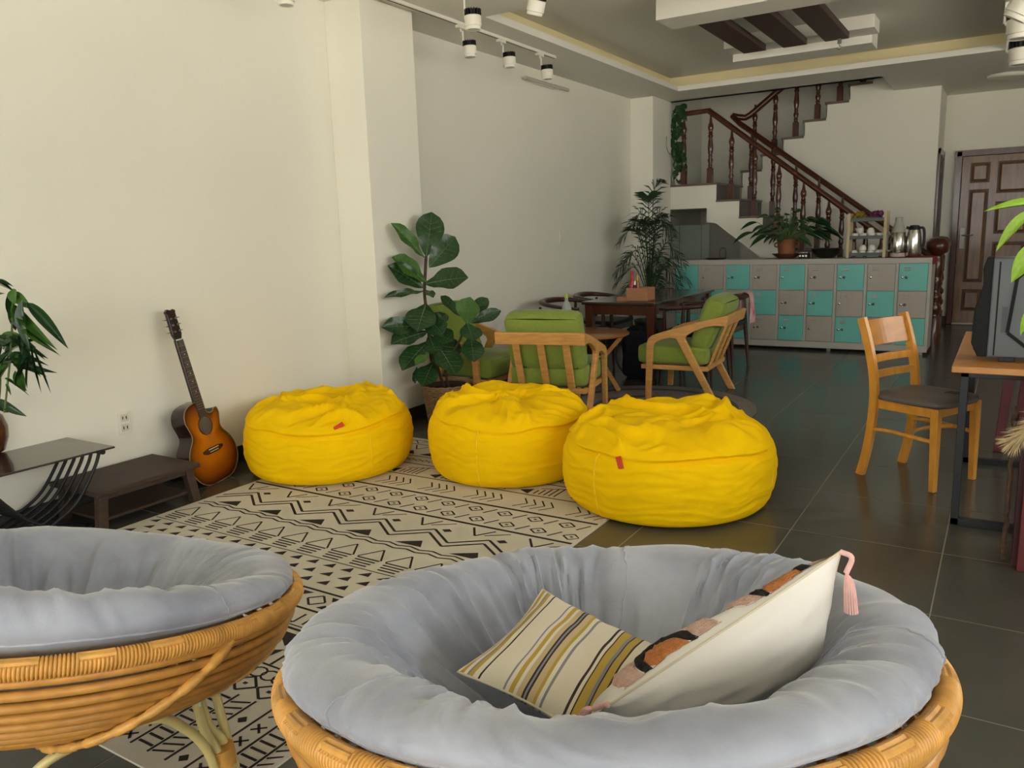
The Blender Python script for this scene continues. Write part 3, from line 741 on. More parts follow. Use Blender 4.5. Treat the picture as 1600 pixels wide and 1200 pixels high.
# ------------------------------------------------------------------ guitar against the left wall
def guitar():
    lean = math.atan2(0.17, 0.99)
    t = thing('acoustic_guitar', (-3.765, 2.84, 0.0), 'sunburst acoustic guitar leaning against the left wall', 'guitar')
    # local: w across (world +y), h up along the neck, d out of the face (towards +x)
    ca, sa = math.cos(lean), math.sin(lean)
    tilt = math.radians(4.4); ct, s_t = math.cos(tilt), math.sin(tilt); yawg = math.radians(12)
    cy_, sy_ = math.cos(yawg), math.sin(yawg)
    def W(w, h, d):
        w, h = w*ct-h*s_t, w*s_t+h*ct
        x, y, z = -h*sa+d*ca, w, h*ca+d*sa
        return Vector((x*cy_-y*sy_, x*sy_+y*cy_, z))
    half = [(0.0, 0.0), (0.09, 0.006), (0.15, 0.04), (0.188, 0.10), (0.192, 0.165), (0.168, 0.225), (0.128, 0.275), (0.118, 0.305), (0.127, 0.345), (0.137, 0.385), (0.128, 0.43), (0.095, 0.462), (0.04, 0.475), (0.0, 0.476)]
    left = [(-p.x, p.y) for p in spline([(a, b, 0) for a, b in half], 5)]
    cut = [(0.0, 0.0), (0.09, 0.006), (0.15, 0.04), (0.188, 0.10), (0.192, 0.165), (0.168, 0.225), (0.128, 0.275), (0.118, 0.305), (0.125, 0.335), (0.136, 0.375), (0.128, 0.405), (0.108, 0.408), (0.085, 0.392), (0.058, 0.392), (0.035, 0.415), (0.026, 0.45), (0.026, 0.476), (0, 0.476)]
    right = [(p.x, p.y) for p in spline([(a, b, 0) for a, b in cut], 5)]
    outline = right[:-1]+left[::-1][:-1]
    n = len(outline)
    side = MB(); sd = [W(a, b, 0.0) for a, b in outline]+[W(a, b, -0.095) for a, b in outline]
    side.add(sd, [(i, (i+1) % n, n+(i+1) % n, n+i) for i in range(n)]+[tuple(range(n, 2*n))])
    SIDE = mat('guitar_side', S(42, 24, 22), 0.25, coat=0.5)
    side.build('body', SIDE, t, smooth=50)
    # face: rings from edge to centre carry a sunburst by object coordinates
    fc = MB(); K = 8; cx, cyy = 0.0, 0.22
    ring_ = []
    for k in range(K+1):
        f = k/K
        ring_.append([W(a*(1-f)+cx*f, b*(1-f)+cyy*f, 0.002+0.003*math.sin(f*PI/2)) for a, b in outline])
    for rg in ring_: fc.v += rg
    for k in range(K):
        for i in range(n): fc.f.append((k*n+i, k*n+(i+1) % n, (k+1)*n+(i+1) % n, (k+1)*n+i))
    m = bpy.data.materials.new('sunburst'); m.use_nodes = True; nt = m.node_tree; b = nt.nodes['Principled BSDF']
    b.inputs['Roughness'].default_value = 0.22; b.inputs['Coat Weight'].default_value = 0.5
    at_ = nt.nodes.new('ShaderNodeVertexColor'); at_.layer_name = 'burst'
    nt.links.new(at_.outputs[0], b.inputs['Base Color'])
    face = fc.build('soundboard', m, t, smooth=60, recalc=False)
    ca_ = face.data.color_attributes.new('burst', 'FLOAT_COLOR', 'POINT')
    c0, c1, c2 = S(34, 16, 12), S(150, 72, 12), S(206, 116, 14)
    for idx in range(len(face.data.vertices)):
        f = (idx//n)/K
        g = smoothstep(0.02, 0.22, f); h = smoothstep(0.2, 0.7, f)
        col = [c0[q]*(1-g)+(c1[q]*(1-h)+c2[q]*h)*g for q in range(3)]
        ca_.data[idx].color = (*col, 1)
    MB().tube([W(a*1.002, b*1.002, 0.001) for a, b in outline], 0.0028, 6, closed=True).build('binding', mat('binding', S(150, 120, 84), 0.4), t, smooth=60)
    def disc(r, h, d, nn=32, w=0): return [(w+r*math.cos(2*PI*i/nn), h+r*math.sin(2*PI*i/nn)) for i in range(nn)]
    MB().prism(disc(0.048, 0.335, 0), W, 0.004, 0.0065).build('sound_hole', mat('sound_hole', S(96, 84, 74), 0.8), t)
    MB().tube([W(a, b, 0.0065) for a, b in disc(0.053, 0.335, 0)], 0.003, 6, closed=True).build('rosette', mat('rosette', S(70, 44, 26), 0.5), t)
    br = [(-0.082, 0.185), (-0.05, 0.172), (0.05, 0.172), (0.082, 0.185), (0.08, 0.198), (0.04, 0.205), (-0.04, 0.205), (-0.08, 0.198)]
    MB().prism(br, W, 0.005, 0.013).build('bridge', DARKW, t, bevel=0.002)
    MB().prism([(-0.04, 0.196), (0.04, 0.196), (0.04, 0.2), (-0.04, 0.2)], W, 0.013, 0.017).build('saddle', WHITEP, t)
    for i in range(6): MB().prism(disc(0.003, 0.183, 0, 8, -0.03+0.012*i), W, 0.013, 0.016).build('bridge_pin', WHITEP, t)
    MB().prism([(-0.029, 0.385), (0.029, 0.385), (0.0225, 0.835), (-0.0225, 0.835)], W, 0.004, 0.012).build('fretboard', mat('rosewood', S(64, 42, 30), 0.45), t, bevel=0.001)
    MB().prism([(-0.024, 0.44), (0.024, 0.44), (0.02, 0.84), (-0.02, 0.84)], W, -0.02, 0.004).build('neck', SIDE, t, bevel=0.006)
    for i in range(1, 19):
        h = 0.835-0.62*(1-2**(-i/12)); w = 0.0225+0.0065*(0.835-h)/0.45
        MB().prism([(-w, h-.0009), (w, h-.0009), (w, h+.0009), (-w, h+.0009)], W, 0.012, 0.0133).build('fret', CHROME, t)
    for i in (3, 5, 7, 9, 12):
        h = 0.835-0.62*(1-2**(-(i-.5)/12))
        MB().prism(disc(0.0032, h, 0, 10), W, 0.0121, 0.0126).build('inlay', WHITEP, t)
    MB().prism([(-.023, .835), (.023, .835), (.023, .841), (-.023, .841)], W, 0.004, 0.016).build('nut', WHITEP, t)
    hd = [(-0.022, 0.84), (0.022, 0.84), (0.034, 0.868), (0.032, 0.985), (0.038, 0.998), (0.022, 1.008), (0.0, 1.003), (-0.02, 1.012), (-0.038, 0.998), (-0.032, 0.985), (-0.034, 0.868)]
    MB().prism(hd, W, -0.012, 0.006).build('headstock', SIDE, t, bevel=0.002)
    for s in (-1, 1):
        for i in range(3):
            h = 0.885+0.036*i
            q = MB(); q.prism(disc(0.0065, h, 0, 12, s*0.019), W, 0.006, 0.011); q.prism(disc(0.003, h, 0, 8, s*0.019), W, 0.011, 0.02)
            q.tube([W(s*.032, h, -.006), W(s*.05, h, -.006)], 0.0028, 6); q.tube([W(s*.046, h, -.006), W(s*.058, h, -.006)], 0.0075, 8, flat=0.5)
            q.build('tuning_peg', CHROME, t, smooth=50)
    for i in range(6):
        w0 = -0.03+0.012*i; w1 = -0.0175+0.007*i
        MB().tube([W(w0, 0.198, 0.017), W(w1, 0.84, 0.0165)], 0.0005, 4).build('string', DULLST, t)
    return t
guitar()

# wall outlet and switches
def plate(name, y, z, h, label, w=0.07, sockets=True):
    t = thing(name, (XW, y, z), label, 'outlet' if sockets else 'switch')
    MB().box(0, 0.008, -w/2, w/2, -h/2, h/2).build('plate', WHITEP, t, bevel=0.003)
    if sockets:
        for zz in (-0.027, 0.027):
            MB().box(0.006, 0.0095, -0.022, 0.022, zz-0.02, zz+0.02).build('socket', mat('socket', S(216, 210, 194), 0.5), t, bevel=0.002)
            for yy in (-0.01, 0.01): MB().box(0.009, 0.0105, yy-0.0025, yy+0.0025, zz-0.008, zz+0.008).build('slot', BLK, t)
    else:
        MB().box(0.006, 0.012, -0.012, 0.012, -0.02, 0.02).build('rocker', WHITEP, t, bevel=0.002)
plate('wall_outlet', 2.44, 0.407, 0.122, 'white double power outlet on the left wall by the guitar')
plate('light_switch', 7.46, 1.30, 0.12, 'white switch plate on the far left wall above the dining chairs', sockets=False)
plate('light_switch', 8.81, 1.25, 0.14, 'white switch plate on the wall half hidden by the palm', sockets=False)

# ------------------------------------------------------------------ low bench and smoked glass table
t = thing('low_bench', (-3.75, 2.28, 0), 'low dark weathered wooden bench beside the guitar', 'bench')
LB = (-3.75, 2.28, 0)
MB().box(-3.955, -3.545, 1.985, 2.555, 0.185, 0.21).build('top', OLDW, t, LB, bevel=0.005)
MB().box(-3.90, -3.60, 2.03, 2.51, 0.045, 0.06).build('lower_shelf', OLDW, t, LB, bevel=0.003)
for x in (-3.905, -3.595):
    for y, dy in ((2.035, -.02), (2.505, .03)):
        MB().bar((x, y, 0.186), (x, y+dy, 0.0), 0.045, 0.045, up=(1, 0, 0)).build('leg', OLDW, t, LB, bevel=0.003)
for x in (-3.905, -3.595): MB().box(x-.012, x+.012, 2.05, 2.49, .155, .186).build('apron', OLDW, t, LB)
SMOKE = mat('smoked_glass', S(52, 44, 40), 0.05, alpha=0.92, coat=0.5)
t = thing('glass_side_table', (-3.72, 1.8, 0), 'smoked glass side table on curved black metal rods', 'table')
GO = (-3.72, 1.8, 0)
zt_ = 0.40
g = [at(105, 683, 'z', zt_), at(180, 697, 'z', zt_)]
gx0, gx1, gy1 = g[0].x, g[1].x, g[0].y
MB().box(gx0, gx1, gy1-0.62, gy1, zt_-0.01, zt_).build('glass_top', SMOKE, t, GO, bevel=0.003)
for i in range(6):
    x = gx0+0.05+(gx1-gx0-0.1)*i/5
    MB().tube(spline([(x, gy1-.05, zt_-.018), (x, gy1-.09, zt_-.10), (x, gy1-.20, zt_-.24), (x, gy1-.36, 0.08), (x, gy1-.50, 0.035), (x, gy1-.60, .02)], 6), 0.008, 8).build('rod', BLACK, t, GO, smooth=60)
    MB().tube(spline([(x, gy1-.57, zt_-.018), (x, gy1-.53, zt_-.10), (x, gy1-.42, zt_-.24), (x, gy1-.30, 0.08), (x, gy1-.20, 0.035), (x, gy1-.13, .02)], 6), 0.008, 8).build('rod', BLACK, t, GO, smooth=60)
for y in (gy1-.05, gy1-.57): MB().tube([(gx0+.02, y, zt_-.02), (gx1-.02, y, zt_-.02)], 0.012, 10).build('rail', BLACK, t, GO, smooth=60)
for y in (gy1-.13, gy1-.60): MB().tube([(gx0+.03, y, .013), (gx1-.03, y, .013)], 0.012, 10).build('foot_rail', BLACK, t, GO, smooth=60)

# ------------------------------------------------------------------ leaves
def leaf_mesh(name, m, L=1.0, W=1.0, shape='obovate', fold=0.12, droop=0.15, nseg=9, wave=0.0):
    b = MB(); N_ = nseg
    def wd(t):
        if shape == 'obovate': return W*0.5*(0.10*(1-t)+math.sin(PI*min(1, t)**1.25)**0.75*(0.55+0.5*t)) if 0 < t < 1 else 0.012*W
        if shape == 'lance': return W*0.5*math.sin(PI*t**0.8)**0.9 if 0 < t < 1 else 0.01*W
        if shape == 'heart': return W*0.5*(math.sin(PI*t**0.62)**0.8) if 0 < t < 1 else 0.01*W
    def fn(i, j):
        t_ = i/N_; s = (j-2)/2; w = wd(t_)
        return (s*w, t_*L, -droop*L*t_*t_+fold*abs(s)*w*1.0+wave*W*math.sin(t_*14+abs(s)*2)*abs(s)*0.12)
    b.grid(fn, N_+1, 5)
    o = b.build(name, m, None, smooth=80, recalc=False)
    return o
def vein_mesh(L=1.0, W=1.0, droop=0.15, fold=0.12, nv=5):
    b = MB()
    b.tube([(0, t/8*L, -droop*L*(t/8)**2+0.004) for t in range(9)], [0.009*(1-t/9) + 0.002 for t in range(9)], 5)
    for k in range(1, nv+1):
        t0 = 0.12+0.72*k/(nv+1)
        for s in (-1, 1):
            P = []
            for q in range(4):
                f = q/3*0.8; t1 = t0+0.11*q/3
                w = W*0.5*math.sin(PI*min(1, t1)**1.25)**0.75*(0.55+0.5*t1)
                P.append((s*w*f, t1*L, -droop*L*t1*t1+fold*f*w+0.004))
            b.tube(P, 0.003, 4)
    return b.build('vein', VEIN, None, smooth=60)
def orient(base, tip, nrm, roll=0.0):
    base, tip = Vector(base), Vector(tip); y = (tip-base); L = y.length; y.normalize()
    n = Vector(nrm)-y*Vector(nrm).dot(y)
    if n.length < 1e-3: n = Vector((0.3, 0.2, 1))-y*y.dot(Vector((0.3, 0.2, 1)))
    n.normalize(); x = y.cross(n)
    if roll:
        q = Matrix.Rotation(roll, 3, y); x = q @ x; n = q @ n
    return x, y, n, L
def put_leaf(proto, name, parent, po, base, tip, width, nrm, roll=0.0, veins=None):
    """place a shared unit leaf with its stalk end at base and its point at tip"""
    x, y, n, L = orient(base, tip, nrm, roll)
    o = proto.copy(); o.name = name; COL.objects.link(o); o.parent = parent
    b = Vector(base)-Vector(po)
    o.matrix_local = Matrix(((x.x*width, y.x*L, n.x*L, b.x), (x.y*width, y.y*L, n.y*L, b.y), (x.z*width, y.z*L, n.z*L, b.z), (0, 0, 0, 1)))
    if veins:
        v = veins.copy(); v.name = 'vein'; COL.objects.link(v); v.parent = o; v.matrix_local = Matrix()
    return o
def drop(*protos):
    for p in protos: bpy.data.objects.remove(p)

# fiddle leaf fig in a basket
fx, fy = -3.42, 4.57
t = thing('fiddle_leaf_fig', (fx, fy, 0), 'tall fiddle leaf fig with broad dark leaves by the near pillar', 'plant')
FO = (fx, fy, 0)
lp = leaf_mesh('leaf', LEAF, fold=0.16, droop=0.12, wave=0.25); lp2 = leaf_mesh('leaf', LEAF2, fold=0.16, droop=0.12, wave=0.25); vp = vein_mesh(droop=0.12, fold=0.16)
def figp(px, py, dy):
    d = CR*((px-800)/FPX)-CU*((py-600)/FPX)+CF; q = CO+d*((Vector((fx, fy, .9))-CO).dot(CF)+dy)
    return at(px, py, 'x', -3.60) if q.x < -3.60 else q
def c5(x, y, dy=0): return figp(590+x/6, 320+y/6, dy)
def c6(x, y, dy=0): return figp(590+x/6, 480+y/6, dy)
PXM = 0.00092
FL = [(c5(455,490), c5(515,55,.02), 255, 0), (c5(430,495), c5(165,165,-.1), 135, 1), (c5(480,590), c5(735,290,.05), 250, 0), (c5(460,730), c5(170,470,-.12), 210, 1), (c5(430,780), c5(130,560,.06), 190, 0), (c5(440,745), c5(835,650,-.05), 250, 0), (c5(430,815), c5(85,840,-.1), 75, 0), (c5(450,800), c5(520,850,-.12), 90, 0), (c5(455,930), c5(370,1160,-.16), 280, 0), (c5(500,1080), c5(600,1200,-.14), 190, 0), (c5(400,1140), c5(65,1130,-.08), 170, 0), (c5(840,1120,-.05), c5(850,870,-.12), 240, 1), (c5(770,1050), c5(595,835,.05), 95, 0), (c5(860,1060), c5(1030,860,.05), 140, 0), (c5(870,1110), c5(1155,985,0), 120, 0), (c6(470,230), c6(130,310,-.12), 210, 0), (c6(480,320), c6(220,560,-.16), 220, 0), (c6(560,350), c6(740,600,-.18), 260, 0), (c6(520,520), c6(420,720,-.15), 210, 0), (c6(480,440,-.1), c6(355,520,-.22), 90, 1), (c6(840,150,-.05), c6(900,300,-.15), 210, 0), (c6(870,270), c6(910,490,-.14), 200, 0), (c6(520,240), c6(700,300,-.1), 180, 0), (c6(370,560), c6(345,710,-.05), 60, 0), (c6(480,260), c6(560,440,-.1), 160, 0), (c6(480,200), c6(640,40,.1), 170, 0), (c6(560,360), c6(800,380,.06), 200, 0), (c6(450, 60), c6(560, 190, -.1), 190, 0)]
camdir = (CO-Vector((fx, fy, 0.9))).normalized()
for k, (b0, t0, w, c) in enumerate(FL):
    up = camdir*0.8+Vector((random.uniform(-.3, .3), random.uniform(-.2, .2), 0.55))
    put_leaf(lp2 if c else lp, 'leaf', t, FO, b0, t0, w*PXM, up, random.uniform(-.25, .25), vp)
drop(lp, lp2, vp)
MB().tube(spline([(fx+.01, fy, .2), c6(560, 560), c6(480, 260), c5(450, 940), c5(440, 800), c5(455, 480)], 5), 0.011, 8).build('trunk', BARK, t, FO, smooth=60)
MB().tube(spline([(fx+.04, fy, .2), c6(640, 560), c6(760, 330), c5(840, 1110)], 5), 0.009, 8).build('trunk', BARK, t, FO, smooth=60)
t = thing('seagrass_basket', (fx, fy, 0), 'woven seagrass basket holding the fiddle leaf fig', 'basket')
for k in range(20):
    z = 0.012+k*0.0142; r = 0.135+0.035*k/19
    MB().tube([(r*math.cos(a*PI/36), r*math.sin(a*PI/36), z+0.0025*math.sin(a*PI/2+k*PI)) for a in range(72)], 0.0078, 6, closed=True).build('coil', BASKET, t, smooth=60)
MB().lathe([(.124, .01), (.158, .28), (.154, .28), (.12, .01), (.124, .01)], 24).build('liner', mat('coil_gap_shade', S(70, 52, 36), .9), t, smooth=40)  # dark sheet added inside so the gaps between coils look shaded
MB().lathe([(0, 0.003), (0.13, 0.003), (0.13, 0.01), (0, 0.01)], 24).build('bottom', BASKET, t)
MB().lathe([(0, .235), (.15, .235), (.15, .25), (0, .252)], 24).build('soil', SOIL, t)

# slender plant in a brown jar on the glass table

_j = at(-18, 708, 'z', zt_); px, py = _j.x, _j.y
t = thing('brown_jar', (px, py, zt_), 'round brown glazed jar on the smoked glass table', 'jar')
MB().lathe([(0, 0.001), (.06, .001), (.072, .01), (.092, .07), (.095, .12), (.08, .175), (.062, .195), (.066, .21), (.058, .21), (.054, .19), (0, .18)], 28).build('jar_body', BROWNP, t, smooth=60)
t = thing('dracaena_plant', (px, py, zt_+.181), 'leafy green plant with long narrow drooping leaves at the left edge', 'plant')
DO = (px, py, zt_+.181)
lp = leaf_mesh('leaf', LEAF, shape='lance', fold=0.25, droop=0.14); lp2 = leaf_mesh('leaf', LEAF2, shape='lance', fold=0.25, droop=0.2)
g4 = lambda x, y: at(x/2.855, 420+y/2.855, 'y', py+0.02)
st_ = [(-10, 650, -4, 380), (20, 640, 60, 90), (-60, 650, -70, 120)]
for a, b_, c, d in st_: MB().tube(spline([g4(a, b_), g4((a+c)/2+8, (b_+d)/2), g4(c, d)], 5), 0.005, 6).build('stem', STEMG, t, DO, smooth=60)
LL = [(60,90,125,150,45),(60,80,-20,40,14),(45,100,0,260,26),(60,160,215,340,40),(120,150,210,340,46),(40,170,50,290,36),(70,250,215,355,14),(60,300,160,370,34),(90,290,160,380,20),(110,340,80,460,30),(110,340,140,500,26),(60,420,165,460,30),(90,440,75,560,36),(140,350,225,550,10),(130,400,120,545,8),(20,490,120,540,12),(-10,580,30,660,40),(20,320,-30,440,40),(0,300,60,330,50),(50,330,-10,300,40),(0,440,60,350,24),(-20,520,40,380,22),(30,400,190,395,12),(-40,200,-90,330,40),(-60,150,10,90,26),(-70,300,-20,420,40),(20,360,100,300,26)]
rl = random.Random(5)
LL = LL+[(a+rl.uniform(-22, 16), b_+rl.uniform(-20, 30), c+rl.uniform(-50, 8), d+rl.uniform(-15, 25), w) for a, b_, c, d, w in LL]
for k, (a, b_, c, d, w) in enumerate(LL):
    B0, T0 = g4(a, b_), g4(c, d); dd = random.uniform(-.08, .08); T0 = T0+Vector((dd, dd*.5, 0)); T0.x = max(T0.x, -3.93); B0.x = max(B0.x, -3.90)
    put_leaf(lp if k % 3 else lp2, 'leaf', t, DO, B0, T0, w*0.00105, Vector((0.5, -0.6, 0.5)), random.uniform(-.5, .5))
drop(lp, lp2)
# ------------------------------------------------------------------ round rug, green chairs, coffee table
t = thing('round_rug', (-2.31, 5.63, 0), 'round grey woven rug with a darker band under the green chairs', 'rug')
GREYR = mat('grey_rug', S(130, 122, 117), 0.95, var=0.2, vscale=60, bump=0.4, bscale=300)
GREYD = mat('dark_grey_rug', S(84, 78, 76), 0.95, var=0.2, vscale=60, bump=0.4, bscale=300)
def annulus(r0, r1, z1, m, n=72):
    MB().lathe([(r0, 0.0006), (r1, 0.0006), (r1, z1), (r0, z1), (r0, 0.0006)], n).build('woven_band', m, t, smooth=30)
annulus(.70, .83, .006, GREYR); annulus(.63, .70, .0058, GREYD); annulus(.40, .63, .006, GREYR); annulus(.32, .40, .0058, GREYD)
MB().lathe([(0, .0006), (.32, .0006), (.32, .006), (0, .006)], 60).build('woven_centre', GREYR, t)

def rbox(b, x0, x1, y0, y1, z0, z1, M=None, puff=0.0, n=8, ex=4.0, wr=0.0, seed=0):
    """stuffed box: superellipsoid-like block with soft edges"""
    cx, cy, cz = (x0+x1)/2, (y0+y1)/2, (z0+z1)/2; hx, hy, hz = (x1-x0)/2, (y1-y0)/2, (z1-z0)/2
    r = min(hx, hy, hz)*0.55
    for face in range(6):
        ax = face//2; sg = 1 if face % 2 else -1
        def fn(i, j):
            u, v = -1+2*i/n, -1+2*j/n
            u = math.copysign(abs(u)**0.75, u); v = math.copysign(abs(v)**0.75, v)
            p = [0, 0, 0]; p[ax] = sg; p[(ax+1) % 3] = u; p[(ax+2) % 3] = v
            h = (hx, hy, hz)
            q = Vector((p[0]*hx, p[1]*hy, p[2]*hz))
            inner = Vector([max(-(h[k]-r), min(h[k]-r, q[k])) for k in range(3)])
            d = q-inner
            if d.length > 1e-6: q = inner+d.normalized()*r
            if puff:
                f = (1-(q.x/hx)**2)*(1-(q.y/hy)**2) if ax == 2 else 0
                if ax == 2: q.z += sg*puff*max(0, f)
                elif ax == 0: q.x += sg*puff*max(0, (1-(q.z/hz)**2)*(1-(q.y/hy)**2))
            if wr: q += Vector((0, 0, 1))*wr*noise.noise(q*14+Vector((seed, 0, 0)))+Vector((1, 0, 0))*wr*noise.noise(q*11+Vector((0, seed, 0)))
            q += Vector((cx, cy, cz))
            return M @ q if M is not None else q
        b.grid(fn, n+1, n+1)
    return b
CW = 0.64
def green_chair(loc, rz, label):
    t = thing('armchair', loc, label, 'armchair', rz, group='wooden armchairs with green cushions')
    side = [(0.005, 0), (0.05, 0), (.070, .415), (.085, .452), (.14, .483), (.21, .498), (.256, .493), (.53, 0.0), (.585, 0), (.325, .495), (.337, .517), (.40, .556), (.48, .587), (.555, .60), (.632, .599), (.648, .680), (.5, .647), (.3, .590), (.12, .535), (.06, .512), (.03, .485), (.016, .44)]
    for y in (0.0, CW-0.036):
        MB().prism(side, lambda a, b, tt: Vector((a, tt, b)), y, y+0.036).build('side_frame', OAK, t, bevel=0.006)
    MB().bar((.638, 0.0, .638), (.638, CW, .638), 0.028, 0.085, up=(.2, 0, 1)).build('top_rail', OAK, t, bevel=0.005)
    for y in (0.14, CW/2, CW-0.14):
        MB().bar((.625, y, .61), (.488, y, .262), 0.05, 0.018, up=(1, 0, .4)).build('back_slat', OAK, t, bevel=0.004)
    MB().box(-.04, .50, .036, .066, .238, .274).build('seat_rail', OAK, t, bevel=0.004); MB().box(-.04, .50, CW-.066, CW-.036, .238, .274).build('seat_rail', OAK, t, bevel=0.004)
    MB().box(-.04, -.012, .066, CW-.066, .238, .274).build('seat_rail', OAK, t, bevel=0.004); MB().box(.47, .50, .066, CW-.066, .238, .274).build('seat_rail', OAK, t, bevel=0.004)
    rbox(MB(), -.08, .49, .04, CW-.04, .276, .432, puff=.012, wr=.004).build('seat_cushion', GREEN, t, smooth=60)
    M = Matrix.Translation((.485, 0, .585)) @ Matrix.Rotation(math.radians(21), 4, 'Y')
    rbox(MB(), -.085, .07, .05, CW-.05, -.195, .225, M, puff=.022, wr=.008, seed=3).build('back_cushion', GREEN, t, smooth=60)
    z = MB(); z.box(.0725, .075, .09, CW-.09, -.155, -.148, M); z.build('zip', BLK, t)
    return t
green_chair((-2.419, 5.885, 0.006), 0.065, 'green cushioned oak armchair seen from the side, right of the coffee table')
green_chair((-3.092, 5.173, 0.006), -1.369, 'green cushioned oak armchair with its slatted back turned to the bean bags')
green_chair((-3.27, 5.43, 0.006), PI, 'green cushioned oak armchair against the left wall behind the fig')

t = thing('coffee_table', (-3.03, 6.0, 0.006), 'round oak coffee table between the green armchairs', 'table')
MB().lathe([(0, .478), (.385, .478), (.40, .486), (.40, .495), (.392, .50), (0, .50)], 48).build('table_top', mat('table_top_oak', S(150, 96, 46), 0.3, var=0.15, vscale=7, stretch=(1, 6, 1), coat=0.4), t, smooth=40)
for k in range(4):
    a = 0.35+k*PI/2; c, s = math.cos(a), math.sin(a)
    P = [(.345*c, .345*s, .478), (.16*c, .16*s, .26), (.31*c, .31*s, 0)]
    q = MB(); q.bar(P[0], P[1], .035, .03, up=(-s, c, 0)); q.bar(P[1], P[2], .035, .03, up=(-s, c, 0)); q.build('leg', OAK, t, bevel=0.004)
MB().lathe([(.165, .245), (.185, .245), (.185, .275), (.165, .275), (.165, .245)], 32).build('leg_ring', OAK, t, smooth=40)
bx = at(886, 519, 'z', .506)
t = thing('water_bottle', (bx.x, bx.y, .506), 'clear plastic water bottle with a green cap and white label on coffee table', 'bottle')
MB().lathe([(0, .001), (.038, .001), (.043, .012), (.043, .06), (.040, .07), (.043, .08), (.043, .19), (.040, .215), (.028, .25), (.015, .27), (.014, .29), (0, .291)], 24).build('bottle_body', PLASTIC, t, smooth=60)
MB().lathe([(.0435, .10), (.0438, .10), (.0438, .18), (.0435, .18), (.0435, .10)], 24).build('paper_label', mat('bottle_label', S(222, 224, 216), 0.6, col2=S(150, 160, 150), vscale=30), t, smooth=40)
MB().lathe([(0, .292), (.016, .292), (.016, .315), (.012, .325), (0, .326)], 16).build('cap', mat('cap', S(170, 190, 50), 0.4), t, smooth=40)

# ------------------------------------------------------------------ dining set
TX, TXX, TY, TYY, TZ = -3.27, -2.555, 6.47, 8.10, 0.72
t = thing('dining_table', ((TX+TXX)/2, (TY+TYY)/2, 0), 'long dark wooden dining table with a glossy top', 'table')
DTO = ((TX+TXX)/2, (TY+TYY)/2, 0)
MB().box(TX, TXX, TY, TYY, TZ-.025, TZ).build('table_top', mat('table_dark', S(52, 44, 36), 0.18, var=0.2, vscale=6, stretch=(6, 1, 1), coat=0.5), t, DTO, bevel=0.006)
a = MB()
for bxs in ((TX+.05, TXX-.05, TY+.05, TY+.075), (TX+.05, TXX-.05, TYY-.075, TYY-.05)): MB().box(*bxs, TZ-.115, TZ-.025).build('apron', REDW, t, DTO)
for bxs in ((TX+.05, TX+.075, TY+.075, TYY-.075), (TXX-.075, TXX-.05, TY+.075, TYY-.075)): MB().box(*bxs, TZ-.115, TZ-.025).build('apron', REDW, t, DTO)
for x in (TX+.06, TXX-.06):
    for y in (TY+.06, TYY-.06): MB().bar((x, y, TZ-.025), (x, y, 0), .075, .075, up=(0, 1, 0), w2=.05, t2=.05).build('leg', REDW, t, DTO, bevel=0.006)
def dining_chair(x, y, rz, label):
    """faces local +x"""
    t = thing('dining_chair', (x, y, 0), label, 'chair', rz, group='dark wooden dining chairs')
    rbox(MB(), -.22, .24, -.23, .23, .425, .465, puff=.008).build('seat', mat('black_leather', S(34, 36, 34), 0.45, bump=0.1, bscale=120), t, smooth=50)
    q = MB(); q.box(-.20, .22, -.215, -.19, .37, .425); q.box(-.20, .22, .19, .215, .37, .425); q.box(-.20, -.175, -.19, .19, .37, .425); q.box(.195, .22, -.19, .19, .37, .425)
    q.build('seat_frame', DARKW, t, bevel=0.004)
    for sx, sy in ((1, 1), (1, -1), (-1, 1), (-1, -1)):
        top = (.20*sx if sx > 0 else -.19, .245*sy, .655 if sx > 0 else .66)
        MB().tube([top, (.205*sx, .235*sy, .42), (.235*sx, .26*sy, 0)], [.013, .021, .011], 10).build('leg', DARKW, t, smooth=60)
    P = spline([(.24, .25, .655), (.08, .275, .665), (-.10, .265, .685), (-.22, .17, .70), (-.255, 0, .705), (-.22, -.17, .70), (-.10, -.265, .685), (.08, -.275, .665), (.24, -.25, .655)], 6)
    n = len(P)
    MB().tube(P, [.018+.020*math.sin(PI*i/(n-1))**2 for i in range(n)], 10, flat=0.7).build('arm_rail', DARKW, t, smooth=60)
    return t
dining_chair(-2.33, 7.48, PI, 'dark dining chair with a pink cloth on it near the lockers')
dining_chair(-2.33, 6.86, PI, 'dark dining chair tucked in behind the side-on green armchair')
dining_chair(-3.50, 7.42, 0.0, 'dark dining chair at the wall side, far end of the dining table')
dining_chair(-3.50, 6.72, -0.1, 'dark dining chair at the wall side, near end of the dining table')
# cloth hung over the chair back
cl = MB()
def clf(i, j):
    u, v = i/14, j/20
    s = (v-.42)*0.52
    y = 7.56+(u-.5)*.17+.008*math.sin(v*9)
    top = .748
    z = top-abs(s) if abs(s) > .045 else top-abs(s)*.6
    x = -2.073+(.048 if s > 0 else -.048)*min(1, abs(s)/.05)+.012*math.sin(u*17+v*3)*min(1, abs(s)*8)
    return (x, y, z)
cl.grid(clf, 15, 21)
o = cl.build('hanging_cloth', mat('pink_cloth', S(206, 196, 186), 0.9, col2=S(196, 96, 116), vscale=9), None, off=(-2.075, 7.5, .5), smooth=80, recalc=False); o.location = (-2.075, 7.5, .5)
md = o.modifiers.new('solid', 'SOLIDIFY'); md.thickness = 0.003
tag(o, 'white and pink cloth hung over a dining chair back', 'cloth')

